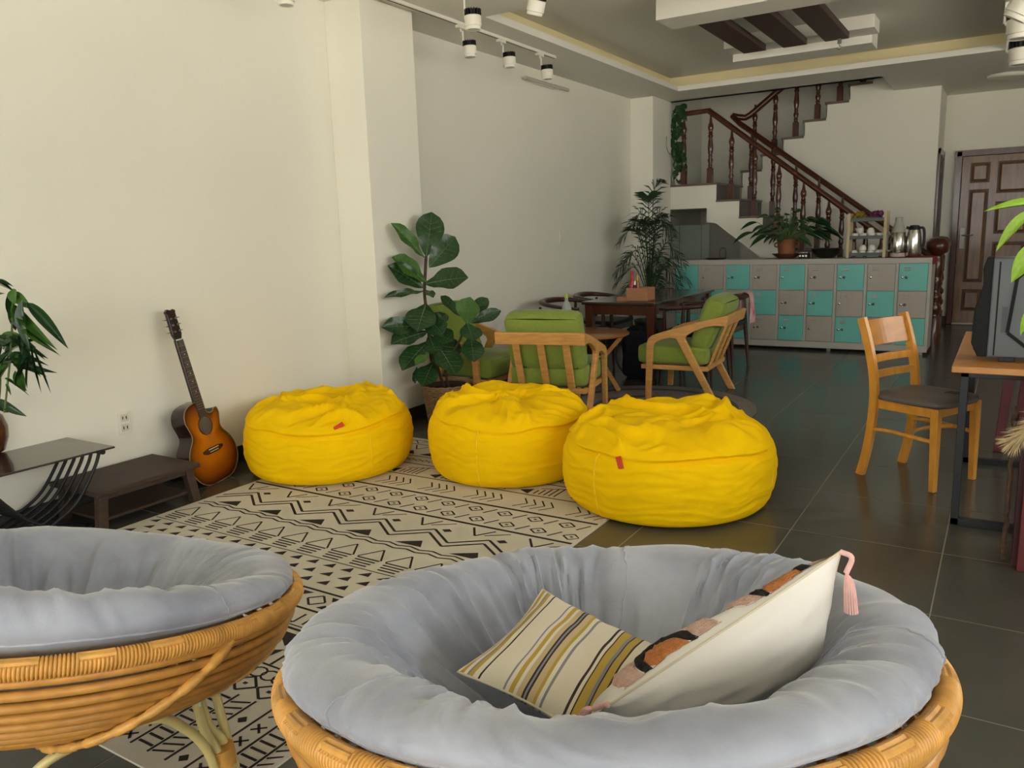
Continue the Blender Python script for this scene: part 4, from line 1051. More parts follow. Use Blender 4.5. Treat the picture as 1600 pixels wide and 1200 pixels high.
# backpack leaning under the table
bk = Vector((-2.83, 6.80, 0))
t = thing('backpack', bk, 'dark navy backpack standing on the floor under the dining table', 'backpack')
NAVY = mat('navy_fabric', S(30, 32, 42), 0.85, bump=0.2, bscale=200); GRYF = mat('grey_fabric', S(96, 100, 106), 0.85)
rbox(MB(), -.14, .14, -.10, .10, 0.003, .46, puff=.03, wr=.02, n=10).build('bag_body', NAVY, t, smooth=60)
rbox(MB(), -.11, .11, -.16, -.09, .03, .24, puff=.02, wr=.01).build('front_pocket', NAVY, t, smooth=60)
MB().tube(spline([(-.13, -.08, .44), (-.19, -.10, .30), (-.20, -.10, .16), (-.14, -.06, .03)], 6), .022, 8, flat=.35).build('strap', GRYF, t, smooth=60)
MB().tube(spline([(-.03, 0, .45), (-.02, 0, .49), (.02, 0, .49), (.03, 0, .45)], 5), .007, 6).build('top_loop', BLK, t, smooth=60)

# table box with condiments
b0 = at(1010, 472, 'z', TZ); 
cx0, cx1, cy0 = b0.x-.30, b0.x, b0.y+.02
CARD = mat('pine_box', S(168, 118, 84), 0.7, var=0.1, vscale=12, stretch=(1, 1, 6))
t = thing('wooden_caddy', ((cx0+cx1)/2, cy0+.09, TZ), 'small wooden caddy box on the near end of the dining table', 'box')
WO = ((cx0+cx1)/2, cy0+.09, TZ)
MB().box(cx0+.10, cx1, cy0, cy0+.012, TZ+.001, TZ+.12).build('front_panel', CARD, t, WO, bevel=.002); MB().box(cx0+.10, cx1, cy0+.17, cy0+.182, TZ+.001, TZ+.12).build('back_panel', CARD, t, WO, bevel=.002)
MB().box(cx1-.012, cx1, cy0+.012, cy0+.17, TZ+.001, TZ+.12).build('end_panel', CARD, t, WO, bevel=.002); MB().box(cx0+.10, cx0+.112, cy0+.012, cy0+.17, TZ+.001, TZ+.12).build('end_panel', CARD, t, WO, bevel=.002)
MB().box(cx0+.195, cx0+.205, cy0+.012, cy0+.17, TZ+.01, TZ+.11).build('divider', CARD, t, WO)
MB().box(cx0+.10, cx1, cy0, cy0+.18, TZ+.001, TZ+.008).build('bottom', CARD, t, WO)
o = MB().box(0, .098, .01, .17, 0, .035).build('folded_carton', CARD, None, bevel=.003); o.location = (cx0, cy0, TZ); tag(o, 'flat brown carton lying at the left of the wooden caddy', 'carton')
RED = mat('red_plastic', S(176, 44, 46), 0.5)
def condiment(name, x, y, z, prof, m, capm, label):
    t = thing(name, (x, y, z), label, 'bottle')
    MB().lathe(prof[:-3]+[(0, prof[-4][1])], 16).build('bottle_body', m, t, smooth=50)
    MB().lathe([(0, prof[-4][1])]+prof[-3:], 16).build('cap', capm, t, smooth=50)
pf = lambda r, h: [(0, .001), (r, .001), (r, h*.62), (r*.45, h*.8), (r*.5, h*.8), (r*.5, h), (0, h)]
condiment('sauce_bottle', cx0+.135, cy0+.05, TZ+.009, pf(.022, .26), mat('red_sauce', S(168, 40, 44), 0.3), RED, 'red sauce bottle in the wooden caddy, left one')
condiment('sauce_bottle', cx0+.17, cy0+.09, TZ+.009, pf(.02, .22), mat('amber_sauce', S(150, 96, 40), 0.3), mat('yellow_cap', S(190, 150, 60), 0.5), 'amber sauce bottle with yellow cap in the wooden caddy')
condiment('pepper_shaker', cx0+.165, cy0+.04, TZ+.009, pf(.02, .17), BLK, WHITEP, 'small black shaker with a white cap in the wooden caddy')
o = MB().box(-.025, .025, -.006, .006, 0, .14).build('paper_packet', mat('packet', S(210, 196, 186), 0.6, col2=S(40, 36, 38), vscale=60), None, bevel=.002); o.location = (cx0+.135, cy0+.13, TZ+.009); o.rotation_euler = (0.1, 0, .4); tag(o, 'small black and white paper packet in the wooden caddy', 'packet')
# ------------------------------------------------------------------ lockers
LY = 8.97; LXR = -0.635; LP = 0.2945; LW = 0.26; NC = 10
LXL = LXR-0.03-NC*LP
t = thing('locker_cabinet', ((LXL+LXR)/2, LY, 0), 'long metal locker cabinet with grey and turquoise checkered doors', 'lockers')
LO = ((LXL+LXR)/2, LY, 0); LD = 0.44; LZT = 0.985
c = MB(); c.box(LXL, LXR, LY+.012, LY+LD, 0.045, LZT-.004)
c.build('carcass', LGREY, t, LO)
MB().box(LXL, LXR, LY, LY+LD, LZT-.055, LZT).build('top_panel', LGREY, t, LO, bevel=.004)
MB().box(LXL, LXR, LY, LY+.02, .03, .098).build('plinth', LGREY, t, LO, bevel=.003)
for k in range(NC+1):
    x = LXR-.015-k*LP
    MB().box(x-.015, x+.015, LY, LY+.015, .098, LZT-.055).build('upright', LGREY, t, LO, bevel=.002)
for k in range(0, NC+1, 3):
    MB().box(LXR-.06-k*LP-.02, LXR-.06-k*LP+.02, LY+.03, LY+.07, 0, .045).build('foot', DULLST, t, LO)
dz = [(.655, .925), (.380, .648), (.104, .373)]
dmesh = {}
for k in range(NC):
    xc = LXR-.015-(k+.5)*LP
    for r, (z0, z1) in enumerate(dz):
        teal = (k+r) % 2 == 0
        key = (teal, r)
        if key not in dmesh:
            o = MB().box(-LW/2, LW/2, -.008, .012, 0, z1-z0).build('locker_door', LTEAL if teal else LDOOR, t, bevel=.003)
            dmesh[key] = o
        else: o = share(dmesh[key], 'locker_door', t, (0, 0, 0))
        ajar = (k, r) in ((4, 2),)
        o.location = (xc-LO[0], -.001 if not ajar else -.006, z0); o.rotation_euler = (0, .012 if ajar else 0, -.03 if ajar else 0)
        key2 = 'louvre'
        for q in range(2):
            lz = (z1-z0)-.040-.022*q
            if key2 not in dmesh: l = dmesh[key2] = MB().add([(-.03, -.008, .006), (.03, -.008, .006), (.028, -.016, -.004), (-.028, -.016, -.004), (-.028, -.008, -.006), (.028, -.008, -.006)], [(0, 1, 2, 3), (3, 2, 5, 4)]).build('louvre', WHITEP if False else LGREY, o, recalc=False)
            else: l = share(dmesh[key2], 'louvre', o, (0, 0, 0))
            l.parent = o; l.location = (-.055, 0, lz)
        if 'lock' not in dmesh: l = dmesh['lock'] = MB().lathe([(0, 0), (.011, 0), (.011, .008), (.006, .010), (0, .010)], 14, M=Matrix.Rotation(PI/2, 4, 'X')).build('lock', CHROME, o, smooth=50)
        else: l = share(dmesh['lock'], 'lock', o, (0, 0, 0))
        l.parent = o; l.location = (-.098, -.008, (z1-z0)*.5)
        if (k+2*r) % 3 != 1:
            if 'hasp' not in dmesh: l = dmesh['hasp'] = MB().lathe([(0, 0), (.014, 0), (.013, .006), (.007, .014), (0, .015)], 12, M=Matrix.Rotation(PI/2, 4, 'X')).build('door_knob', DULLST, o, smooth=50)
            else: l = share(dmesh['hasp'], 'door_knob', o, (0, 0, 0))
            l.parent = o; l.location = (-.062, -.008, (z1-z0)*.5)
# ------------------------------------------------------------------ things on the lockers
ZT = LZT
# red cloth
def rc(i, j):
    u, v = i/20, j/10
    x = -1.11+u*.50; y = LY+.01+v*.40
    z = ZT+.0025+.003*noise.noise(Vector((x*9, y*9, 0)))+.001
    if x > LXR: z -= (x-LXR)*3.0; x = LXR+.006+.1*(x-LXR)
    return (x, y, max(z, ZT+.0015) if x <= LXR else z)
o = MB().grid(rc, 21, 11).build('red_cloth', mat('red_cloth', S(150, 20, 38), 0.85, var=0.1), None, off=(-.86, LY+.2, ZT), smooth=80, recalc=False); o.location = (-.86, LY+.2, ZT)
tag(o, 'red cloth spread on the right end of the locker top', 'cloth')
# rack of cups
t = thing('cup_rack', (-1.265, 9.16, ZT), 'three-tier rack with grey trays holding white cups', 'rack')
for x in (-.175, .175):
    for y in (-.10, .10): MB().box(x-.014, x+.014, y-.010, y+.010, .001, .46 if x < 0 else .475).build('post', mat('rack_wood', S(196, 178, 142), 0.6, var=.1), t, bevel=.002)
TRAY = mat('rack_tray', S(84, 92, 88), 0.5)
for z in (.02, .195, .375):
    q = MB(); q.box(-.16, .16, -.10, .10, z, z+.006); q.box(-.16, .16, -.105, -.098, z, z+.035); q.box(-.16, .16, .098, .105, z, z+.035); q.box(-.162, -.156, -.10, .10, z, z+.035); q.box(.156, .162, -.10, .10, z, z+.035)
    q.build('tray', TRAY, t, bevel=.002)
CUP = mat('white_ceramic', S(222, 220, 210), 0.2, coat=.4)
def cup_m(flip):
    pr_ = [(0, 0), (.02, 0), (.024, .004), (.036, .025), (.039, .052), (.036, .052), (.033, .026), (.018, .008), (0, .008)]
    if flip: pr_ = [(r, .053-z) for r, z in reversed(pr_)]
    return MB().lathe(pr_, 18)
protos = {}
def cup(x, y, z, flip, label):
    if flip not in protos: o = cup_m(flip).build('cup', CUP, None, smooth=60); protos[flip] = o
    else: o = protos[flip].copy(); COL.objects.link(o)
    o.location = (x, y, z); tag(o, label, 'cup', 'white cups on the rack')
cx_, cy_ = -1.265, 9.16
for z, nm, fl in ((.027, 'bottom', True), (.202, 'middle', False)):
    for i in range(4): cup(cx_-.118+.079*i, cy_-.045, ZT+z, fl, f'white cup in the front row on the {nm} rack tray, {("leftmost", "second from left", "third from left", "rightmost")[i]}')
    for i in range(4): cup(cx_-.118+.079*i, cy_+.045, ZT+z, fl, f'white cup in the back row on the {nm} rack tray, {("leftmost", "second from left", "third from left", "rightmost")[i]}')
cup(cx_-.079, cy_-.03, ZT+.202+.0535, False, 'white cup stacked on top of the middle tray cups'); cup(cx_+.03, cy_-.03, ZT+.202+.0535, True, 'upturned white cup stacked on the middle tray cups')
cup(cx_-.039, cy_-.03, ZT+.027+.0535, True, 'upturned white cup stacked on the bottom tray cups'); cup(cx_+.05, cy_-.03, ZT+.027+.0535, True, 'upturned white cup stacked right of centre, bottom tray')
# flowers / fruit on the upper tray
for i, (m, xr, lab, nm, ct) in enumerate(((mat('yellow_fruit', S(166, 132, 30), .5, col2=S(90, 70, 24), vscale=30), (-.13, .0), 'small yellow-brown fruit heaped on the top rack tray', 'fruit', 'fruit'), (mat('purple_fruit', S(126, 50, 84), .5, col2=S(70, 24, 50), vscale=30), (.03, .14), 'small purple fruit heaped on the top rack tray', 'fruit', 'fruit'))):
    pro = None
    for k in range(9):
        x = random.uniform(*xr); y = random.uniform(-.06, .06); z = .381+.030+(.0 if k < 5 else .04)
        if pro is None:
            pro = MB().lathe([(0, -.030), (.017, -.026), (.029, -.008), (.030, .005), (.020, .023), (.004, .030), (.004, .038), (0, .038)], 10).build(nm, m, None, smooth=60); o = pro
        else: o = pro.copy(); COL.objects.link(o)
        o.location = (cx_+x, cy_+y, ZT+z); o.rotation_euler = (random.uniform(-.6, .6), random.uniform(-.6, .6), 0); tag(o, lab, ct, 'fruit on the rack')
# thermos flasks
t = thing('thermos_flask', (-.975, 9.15, ZT+.005), 'tall steel thermos flask with a pale plastic shoulder beside the rack', 'thermos')
MB().lathe([(0, .001), (.072, .001), (.074, .01), (.074, .035), (.068, .04), (0, .04)], 28).build('base', mat('pale_plastic', S(186, 172, 164), .45), t, smooth=50)
MB().lathe([(.068, .04), (.07, .045), (.07, .245), (.066, .25), (0, .25)], 28).build('steel_body', CHROME, t, smooth=50)
MB().lathe([(.068, .25), (.066, .27), (.042, .335), (.036, .345), (.036, .395), (.030, .40), (0, .40)], 28).build('shoulder', mat('grey_plastic', S(164, 162, 152), .4), t, smooth=50)
MB().tube(spline([(-.068, 0, .23), (-.105, 0, .22), (-.105, 0, .08), (-.07, 0, .06)], 6), .011, 8).build('handle', mat('grey_plastic', S(164, 162, 152), .4), t, smooth=60)
t = thing('thermal_jug', (-.83, 9.17, ZT+.005), 'dark steel vacuum jug with a black lid at the right end of the lockers', 'thermos')
MB().lathe([(0, .001), (.070, .001), (.074, .012), (.070, .18), (.062, .24), (.055, .27), (0, .27)], 28).build('steel_body', CHROME, t, smooth=50)
MB().lathe([(.0555, .27), (.052, .295), (.04, .315), (.0, .318)], 28).build('lid', BLK, t, smooth=50)
MB().tube(spline([(.045, 0, .29), (.085, 0, .275), (.092, 0, .15), (.07, 0, .06)], 6), .013, 8).build('handle', BLK, t, smooth=60)
MB().tube([(-.045, 0, .285), (-.075, 0, .295)], .014, 8).build('spout', BLK, t, smooth=50)
# bowl, black gadget
t = thing('steel_bowl', (-1.675, 9.19, ZT), 'wide dark steel bowl on the locker top', 'bowl')
MB().lathe([(0, .001), (.07, .001), (.085, .006), (.14, .06), (.155, .095), (.162, .097), (.16, .102), (.15, .099), (.135, .062), (.08, .014), (0, .010)], 36).build('bowl_body', mat('dark_steel', S(96, 92, 90), .3, metal=1.0), t, smooth=60)
t = thing('black_scale', (-1.885, 9.12, ZT), 'small black gadget with knobs beside the steel bowl', 'gadget')
MB().box(-.048, .048, -.07, .07, .004, .055).build('case', BLK, t, bevel=.006); MB().box(-.04, .04, -.04, .06, .055, .072).build('top_plate', DULLST, t, bevel=.003)
for x in (-.03, .0, .03): MB().lathe([(0, 0), (.011, 0), (.010, .012), (0, .012)], 12, (0, 0, 0), Matrix.Translation((x, -.07, .03)) @ Matrix.Rotation(PI/2, 4, 'X')).build('knob', CHROME, t, smooth=40)
for x in (-.036, .036): MB().box(x-.01, x+.01, -.05, .05, 0, .005).build('foot', BLK, t)
# plant in clay pot with saucer
t = thing('clay_saucer', (-2.09, 9.17, ZT), 'wide wooden saucer under the clay plant pot', 'saucer')
MB().lathe([(0, .001), (.08, .001), (.10, .012), (.15, .05), (.155, .055), (.145, .055), (.10, .022), (0, .02)], 30).build('dish', mat('saucer_wood', S(96, 52, 34), .4, var=.2), t, smooth=60)
t = thing('clay_pot', (-2.09, 9.17, ZT+.021), 'tan clay plant pot with ear handles on the lockers', 'pot')
MB().lathe([(0, 0), (.075, 0), (.085, .02), (.095, .12), (.10, .17), (.108, .178), (.108, .19), (.095, .19), (.09, .17), (0, .165)], 28).build('pot_body', TERRA, t, smooth=60)
for s in (-1, 1): MB().tube(spline([(s*.096, 0, .155), (s*.125, 0, .145), (s*.125, 0, .115), (s*.094, 0, .105)], 4), .008, 8).build('ear', TERRA, t, smooth=60)
PO = (-2.09, 9.17, ZT+.19)
t = thing('peace_lily', PO, 'bushy dark green plant with arching leaves in the clay pot', 'plant')
lp = leaf_mesh('leaf', LEAF, shape='lance', fold=0.3, droop=0.12)
for k in range(80):
    a = random.uniform(0, 2*PI); el = random.uniform(0.25, 1.45); L = random.uniform(.22, .50)
    d = Vector((math.cos(a)*math.cos(el)*1.15, math.sin(a)*math.cos(el)*.55, math.sin(el))); stem = Vector(PO)+Vector((d.x*.03, d.y*.03, -.01))
    b0 = Vector(PO)+d*(L*.72)
    if b0.y < 8.9: continue
    tip = b0+Vector((d.x*.22, d.y*.16, d.z*.10-.06-.07*math.cos(el)))
    put_leaf(lp, 'leaf', t, PO, b0, tip, random.uniform(.045, .075), Vector((0, -.3, 1)), random.uniform(-.5, .5))
    MB().tube(spline([stem, (stem+b0)/2+Vector((0, 0, .02)), b0], 4), .0028, 5).build('stalk', STEMG, t, PO, smooth=60)
drop(lp)
# glass tank
t = thing('glass_tank', (-3.13, 9.2, ZT), 'empty clear glass tank on the left end of the lockers', 'glass tank')
GP = mat('tank_glass', S(150, 165, 155), 0.06, alpha=0.14, coat=.3)
x0, x1, y0, y1, h = -.26, .115, -.15, .15, .40
for bxs in ((x0, x1, y0, y0+.005), (x0, x1, y1-.005, y1), (x0, x0+.005, y0+.005, y1-.005), (x1-.005, x1, y0+.005, y1-.005)): MB().box(*bxs, .005, h).build('pane', GP, t)
MB().box(x0, x1, y0, y1, .001, .005).build('base_pane', GP, t)
EDG = mat('glass_edge', S(84, 104, 94), .3)
for x in (x0, x1-.004):
    for y in (y0, y1-.004): MB().box(x-.001, x+.005, y-.001, y+.005, .005, h+.001).build('glass_edge', EDG, t)
q = MB(); q.box(x0, x1, y0-.001, y0+.004, h-.002, h+.002); q.box(x0, x1, y1-.004, y1+.001, h-.002, h+.002); q.box(x1-.004, x1+.001, y0, y1, h-.002, h+.002); q.box(x0-.001, x0+.004, y0, y1, h-.002, h+.002); q.build('top_edge', EDG, t)
t = thing('wire_tray', (-2.875, 9.15, ZT), 'shallow metal tray with an upright wire handle by the tank', 'tray')
MB().lathe([(0, .001), (.10, .001), (.13, .02), (.134, .02), (.105, .005), (0, .005)], 28).build('dish', DULLST, t, smooth=50)
MB().tube(spline([(.05, 0, .006), (.045, 0, .09), (.06, 0, .125), (.10, 0, .125), (.115, 0, .09), (.11, 0, .012)], 5), .004, 6).build('handle', mat('handle_wire', S(70, 62, 52), .5), t, smooth=60)

# ------------------------------------------------------------------ palm in the corner and trailing plant on the landing
pc = Vector((-3.47, 8.60, 0))
t = thing('palm_pot', pc, 'dark grey round pot of the palm behind the dining table', 'pot')
MB().lathe([(0, .001), (.13, .001), (.14, .02), (.17, .30), (.18, .31), (.18, .33), (.165, .33), (.16, .29), (0, .28)], 28).build('pot_body', mat('pot_grey', S(62, 62, 58), .5), t, smooth=60)
MB().lathe([(0, .28), (.158, .281), (0, .295)], 20).build('soil', SOIL, t)
PP = (pc.x, pc.y, .29)
t = thing('areca_palm', PP, 'tall feathery palm standing in the far left corner', 'palm')
def frond(P, seed, w):
    rnd = random.Random(seed); b = MB(); pts = spline(P, 14); n = len(pts)
    b.tube(pts, [.006*(1-i/n)+.0012 for i in range(n)], 5)
    for i in range(int(n*.38), n, 2):
        f = (i-n*.38)/(n*.62); p = pts[i]; d = (pts[min(i+1, n-1)]-pts[max(i-1, 0)]).normalized()
        side = d.cross(Vector((0, 0, 1)))
        if side.length < .15: side = d.cross(Vector((0.6, -.8, 0)))
        side.normalize(); upv = side.cross(d)
        L = w*(0.45+.75*math.sin(PI*min(1, f*.85+.12)))
        for s in (-1, 1):
            dr = (side*s*.8+d*.75+upv*rnd.uniform(.0, .3)).normalized()
            q1 = p+dr*L*.5; q2 = p+dr*L+Vector((0, 0, -L*.28)); wd_ = d*.0085
            b.add([p-wd_*.5, p+wd_*.5, q1+wd_*1.2+upv*.002, q1-wd_*1.2+upv*.002, q2], [(0, 1, 2, 3), (3, 2, 4)])
    return b
FT = [((.10, .02), 1.72), ((-.20, 0), 1.50), ((-.34, -.06), 1.38), ((.22, .0), 1.48), ((.30, -.1), 1.42), ((.42, -.05), 1.18), ((-.33, -.14), .92), ((-.40, -.02), 1.05), ((.38, -.12), .92), ((.10, -.25), 1.30), ((-.10, -.22), 1.22), ((.44, .02), .98), ((-.22, -.2), 1.10), ((.26, -.22), 1.08), ((.02, -.1), 1.55), ((.36, -.16), .70), ((-.3, -.2), .72), ((.18, -.24), .85), ((.12, .05), 1.36), ((-.12, .05), 1.32)]
for k, ((dx, dy), h) in enumerate(FT):
    b0 = Vector(PP)+Vector((random.uniform(-.05, .05), random.uniform(-.05, .05), 0)); top = Vector((pc.x+dx*.45, pc.y+dy*.45, h)); tip = Vector((pc.x+dx*1.05, pc.y+dy*1.05, h-abs(dx)*.55+(.18 if abs(dx) < .15 else 0)))
    frond([b0, Vector((pc.x+dx*.12, pc.y+dy*.12, .29+(h-.29)*.55)), top, (top+tip)/2+Vector((0, 0, .035)), tip], k, .19).build('frond', PALMG, t, PP, smooth=60, recalc=False)
t = thing('landing_pot', (-3.63, 9.99, LZ), 'small white pot on the stair landing edge by the pillar', 'pot')
MB().lathe([(0, .001), (.05, .001), (.055, .01), (.072, .14), (.078, .145), (.078, .16), (.068, .16), (.064, .13), (0, .12)], 24).build('pot_body', WHITEP, t, smooth=60)
VO = (-3.63, 9.97, LZ+.16)
t = thing('trailing_pothos', VO, 'climbing pothos vine growing up beside the stair railing', 'plant')
lp = leaf_mesh('leaf', LEAF, shape='heart', fold=.2, droop=.2)
vine = spline([(-3.63, 9.99, LZ+.1), (-3.62, 9.96, LZ+.35), (-3.66, 9.95, LZ+.6), (-3.63, 9.95, LZ+.82), (-3.60, 9.95, LZ+.95)], 10)
MB().tube(vine, .004, 6).build('vine', STEMG, t, VO, smooth=60)
MB().tube(spline([(-3.65, 9.94, LZ+.42), (-3.70, 9.84, LZ+.38), (-3.70, 9.72, LZ+.46), (-3.69, 9.70, LZ+.58)], 8), .003, 6).build('vine', STEMG, t, VO, smooth=60)
for k in range(95):
    p = vine[random.randrange(len(vine))]; a = random.uniform(0, 2*PI)
    b0 = p+Vector((math.cos(a)*.045, -abs(math.sin(a))*.045, random.uniform(-.01, .03))); tip = b0+Vector((math.cos(a)*.06, -abs(math.sin(a))*.03-.01, -.07+random.uniform(-.03, .04)))
    if tip.x < -3.70: tip.x = -3.69
    if b0.x < -3.70: b0.x = -3.68
    put_leaf(lp, 'leaf', t, VO, b0, tip, random.uniform(.05, .085), Vector((.3, -1, .3)), random.uniform(-.5, .5))
drop(lp)
# ------------------------------------------------------------------ honey wood chair
t = thing('wooden_chair', (-.333, 4.583, 0), 'honey wood ladder-back chair with a grey padded seat on the tiles', 'chair', -.469)
for sy in (-1, 1):
    P = spline([(-.205, .188*sy, 0), (-.178, .186*sy, .12), (-.158, .184*sy, .26), (-.15, .182*sy, .43), (-.165, .182*sy, .58), (-.205, .182*sy, .73), (-.245, .182*sy, .845)], 4)
    q = MB()
    for i in range(len(P)-1):
        w0 = .034-.004*abs(i/(len(P)-1)-.45)*2
        q.bar(P[i]-(P[i+1]-P[i])*.04, P[i+1]+(P[i+1]-P[i])*.04, .026, .042, up=(1, 0, .1))
    q.build('back_leg', HONEY, t)
    MB().bar((.185, .175*sy, .425), (.195, .178*sy, 0), .042, .042, up=(1, 0, 0), w2=.03, t2=.03).build('front_leg', HONEY, t, bevel=.004)
    MB().box(-.14, .17, .165*sy-.01, .165*sy+.01, .375, .425).build('apron', HONEY, t, bevel=.003)
    MB().tube(spline([(-.15, .182*sy, .262), (-.05, .188*sy, .268), (.08, .185*sy, .262), (.185, .176*sy, .255)], 4), .014, 8, flat=.8).build('stretcher', HONEY, t, smooth=60)
MB().box(.165, .19, -.16, .16, .375, .425).build('apron', HONEY, t, bevel=.003); MB().box(-.16, -.14, -.17, .17, .375, .425).build('apron', HONEY, t, bevel=.003)
MB().tube(spline([(.07, .185, .262), (.02, .1, .262), (.0, 0, .262), (.02, -.1, .262), (.07, -.185, .262)], 4), .013, 8).build('stretcher', HONEY, t, smooth=60)
def slat(z0, z1, xo):
    q = MB(); n = 10
    def fn(i, j):
        y = -.172+.344*i/n; z = [z0, z0, z1, z1][j]; bow = -.018*math.sin(PI*i/n)
        xb = xo(z)
        return (xb+bow+(.009 if j in (0, 3) else -.009), y, z)
    q.grid(fn, n+1, 4, cv=True); q.add([fn(0, 0), fn(0, 1), fn(0, 2), fn(0, 3)], [(0, 1, 2, 3)]); q.add([fn(n, 0), fn(n, 1), fn(n, 2), fn(n, 3)], [(3, 2, 1, 0)])
    return q
xo = lambda z: -.15-.095*((z-.43)/.415)**1.5
slat(.70, .832, xo).build('crest_panel', mat('honey_panel', S(190, 124, 36), .35, var=.14, vscale=8, stretch=(3, 1, 4), coat=.3), t)
slat(.612, .648, xo).build('back_slat', HONEY, t); slat(.53, .566, xo).build('back_slat', HONEY, t)
SEATM = mat('grey_leather', S(98, 92, 90), .42, bump=.08, bscale=90)
def seatf(i, j):
    n = 40; a = 2*PI*i/n; c, s = math.cos(a), math.sin(a)
    e = 5.0; k = (abs(c)**e+abs(s)**e)**(-1/e)
    f = [0, .6, .88, .98, 1.0, .97, .0][j]; z = [.47, .468, .462, .45, .438, .426, .426][j]
    w = .205-.018*(1 if c < 0 else 0)*abs(c)
    return (.018+.195*c*k*f+(.02*f if c > 0 else 0)*(1-abs(s)**3), w*s*k*f, z)
MB().grid(seatf, 40, 7, cu=True).build('padded_seat', SEATM, t, smooth=60)
MB().box(.10, .16, .03, .09, .4702, .4716).build('seat_patch', BLK, t)

# ------------------------------------------------------------------ desk with computer
DZ_ = .73; dx0, dy0, dy1 = -.17, 3.80, 5.06
t = thing('computer_desk', (.3, 4.43, 0), 'desk with an oak top on a black steel frame at the right edge', 'desk')
DO_ = (.3, 4.43, 0)
MB().box(dx0, .80, dy0, dy1, DZ_-.028, DZ_).build('desk_top', mat('desk_oak', S(196, 134, 66), .3, var=.16, vscale=7, stretch=(1, 6, 1), coat=.3), t, DO_, bevel=.004)
for y in (3.905, 4.99):
    q = MB(); q.bar((-.122, y, DZ_-.028), (-.122, y, .0), .032, .032, up=(0, 1, 0)); q.bar((-.138, y, .016), (.77, y, .016), .032, .032); q.bar((.754, y, DZ_-.028), (.754, y, 0), .032, .032, up=(0, 1, 0)); q.bar((-.138, y, DZ_-.044), (.77, y, DZ_-.044), .032, .032)
    q.build('leg_frame', BLACK, t, DO_, bevel=.002)
MB().bar((.754, 3.92, .5), (.754, 4.98, .5), .03, .03).build('cross_bar', BLACK, t, DO_)
PCX, PCY = -.085, 3.965
t = thing('computer_case', (PCX, PCY, DZ_), 'dark grey tower computer case standing on the desk', 'computer')
PCM = mat('pc_side', S(84, 89, 93), .4, var=.04, vscale=5); PCF = mat('pc_front', S(25, 26, 27), .6, spec=.2)
MB().box(.035, .47, 0, .20, .022, .445).build('case_body', PCM, t, bevel=.006)
fr = [(.035, .022), (.035, .445), (.012, .447), (.0, .40), (.004, .33), (-.022, .22), (-.026, .08), (.0, .022)]
MB().prism(fr, lambda a, b, tt: Vector((a, tt, b)), .0, .20).build('front_bezel', PCF, t, bevel=.004)
MB().box(.058, .064, -.0015, .001, .03, .43).build('panel_seam', PCF, t)
oc = [(.155, .39), (.125, .36), (.105, .13), (.175, .072), (.44, .072), (.455, .09), (.455, .37), (.44, .39)]
q = MB()
for i in range(len(oc)):
    a_, b_ = oc[i], oc[(i+1) % len(oc)]; q.bar((a_[0], -.002, a_[1]), (b_[0], -.002, b_[1]), .014, .006, up=(0, 1, 0))
q.build('panel_groove', PCF, t)
for x in (.08, .36): MB().box(x, x+.06, .02, .18, 0.0005, .022).build('foot', BLK, t, bevel=.003)
MB().box(.004, .03, .14, .19, .38, .40).build('port_strip', mat('port', S(150, 154, 156), .4), t)
MB().box(.08, .10, -.001, .0015, .13, .24).build('side_vent', mat('pc_vent', S(70, 75, 78), .5), t)
o = MB().box(-.05, .05, -.13, .13, 0, .022).build('notebook', mat('dark_cover', S(58, 40, 40), .6), None, bevel=.003); o.location = (-.06, 4.45, DZ_); tag(o, 'dark brown notebook lying on the desk behind the computer', 'notebook')
t = thing('wooden_stand', (-.02, 4.88, DZ_), 'small pale wooden stand at the far end of the desk', 'stand')
MB().box(-.09, .15, -.06, .06, .04, .055).build('top', OAK, t, bevel=.002)
for x in (-.08, .13): MB().box(x, x+.012, -.05, .05, 0, .04).build('leg', OAK, t)
t = thing('computer_mouse', (-.035, 4.66, DZ_), 'white computer mouse on the desk beside the notebook', 'mouse')
rbox(MB(), -.03, .03, -.05, .05, 0.0005, .035, puff=.006).build('shell', WHITEP, t, smooth=60)
MB().box(-.004, .004, .015, .03, .034, .041).build('wheel', BLK, t, bevel=.002)

# maroon cabinet, dried grass, leaning boards
t = thing('maroon_cabinet', (.36, 3.56, 0), 'maroon lacquered cabinet at the right edge in front of the desk', 'cabinet')
MO = (.36, 3.56, 0)
MB().box(.125, .62, 3.47, 3.70, .0, .70).build('carcass', MAROON, t, MO, bevel=.003)
MB().box(.112, .145, 3.447, 3.475, .0, .72).build('corner_post', MAROON, t, MO, bevel=.003)
MB().box(.105, .64, 3.44, 3.72, .70, .722).build('top', mat('maroon_top', S(104, 84, 82), .5), t, MO, bevel=.004)
for z0, z1 in ((.05, .35), (.37, .68)): MB().box(.16, .60, 3.455, 3.47, z0, z1).build('front_panel', MAROON, t, MO, bevel=.004)
MB().box(.095, .125, 3.50, 3.52, 0, .70).build('side_batten', mat('maroon_dark', S(66, 26, 30), .5), t, MO); MB().box(.095, .125, 3.60, 3.62, 0, .70).build('side_batten', mat('maroon_dark', S(66, 26, 30), .5), t, MO)
P = [Vector((.068+.008*noise.noise(Vector((i*.9, 0, 1))), 3.56+.01*noise.noise(Vector((0, i*.7, 2))), .002+.62*i/24)) for i in range(25)]
q = MB(); q.tube(P, [.010+.006*noise.noise(Vector((i*1.7, 3, 0))) for i in range(25)], 7)
o = q.build('dry_branch', mat('dry_bark', S(88, 66, 54), .9, var=.4, vscale=60, bump=.6), None, off=(.07, 3.56, 0), smooth=50); o.location = (.07, 3.56, 0); tag(o, 'rough dry branch standing against the maroon cabinet', 'branch')
vx, vy = .42, 3.18
t = thing('floor_vase', (vx, vy, 0), 'tall floor vase just beyond the right edge holding dried grass', 'vase')
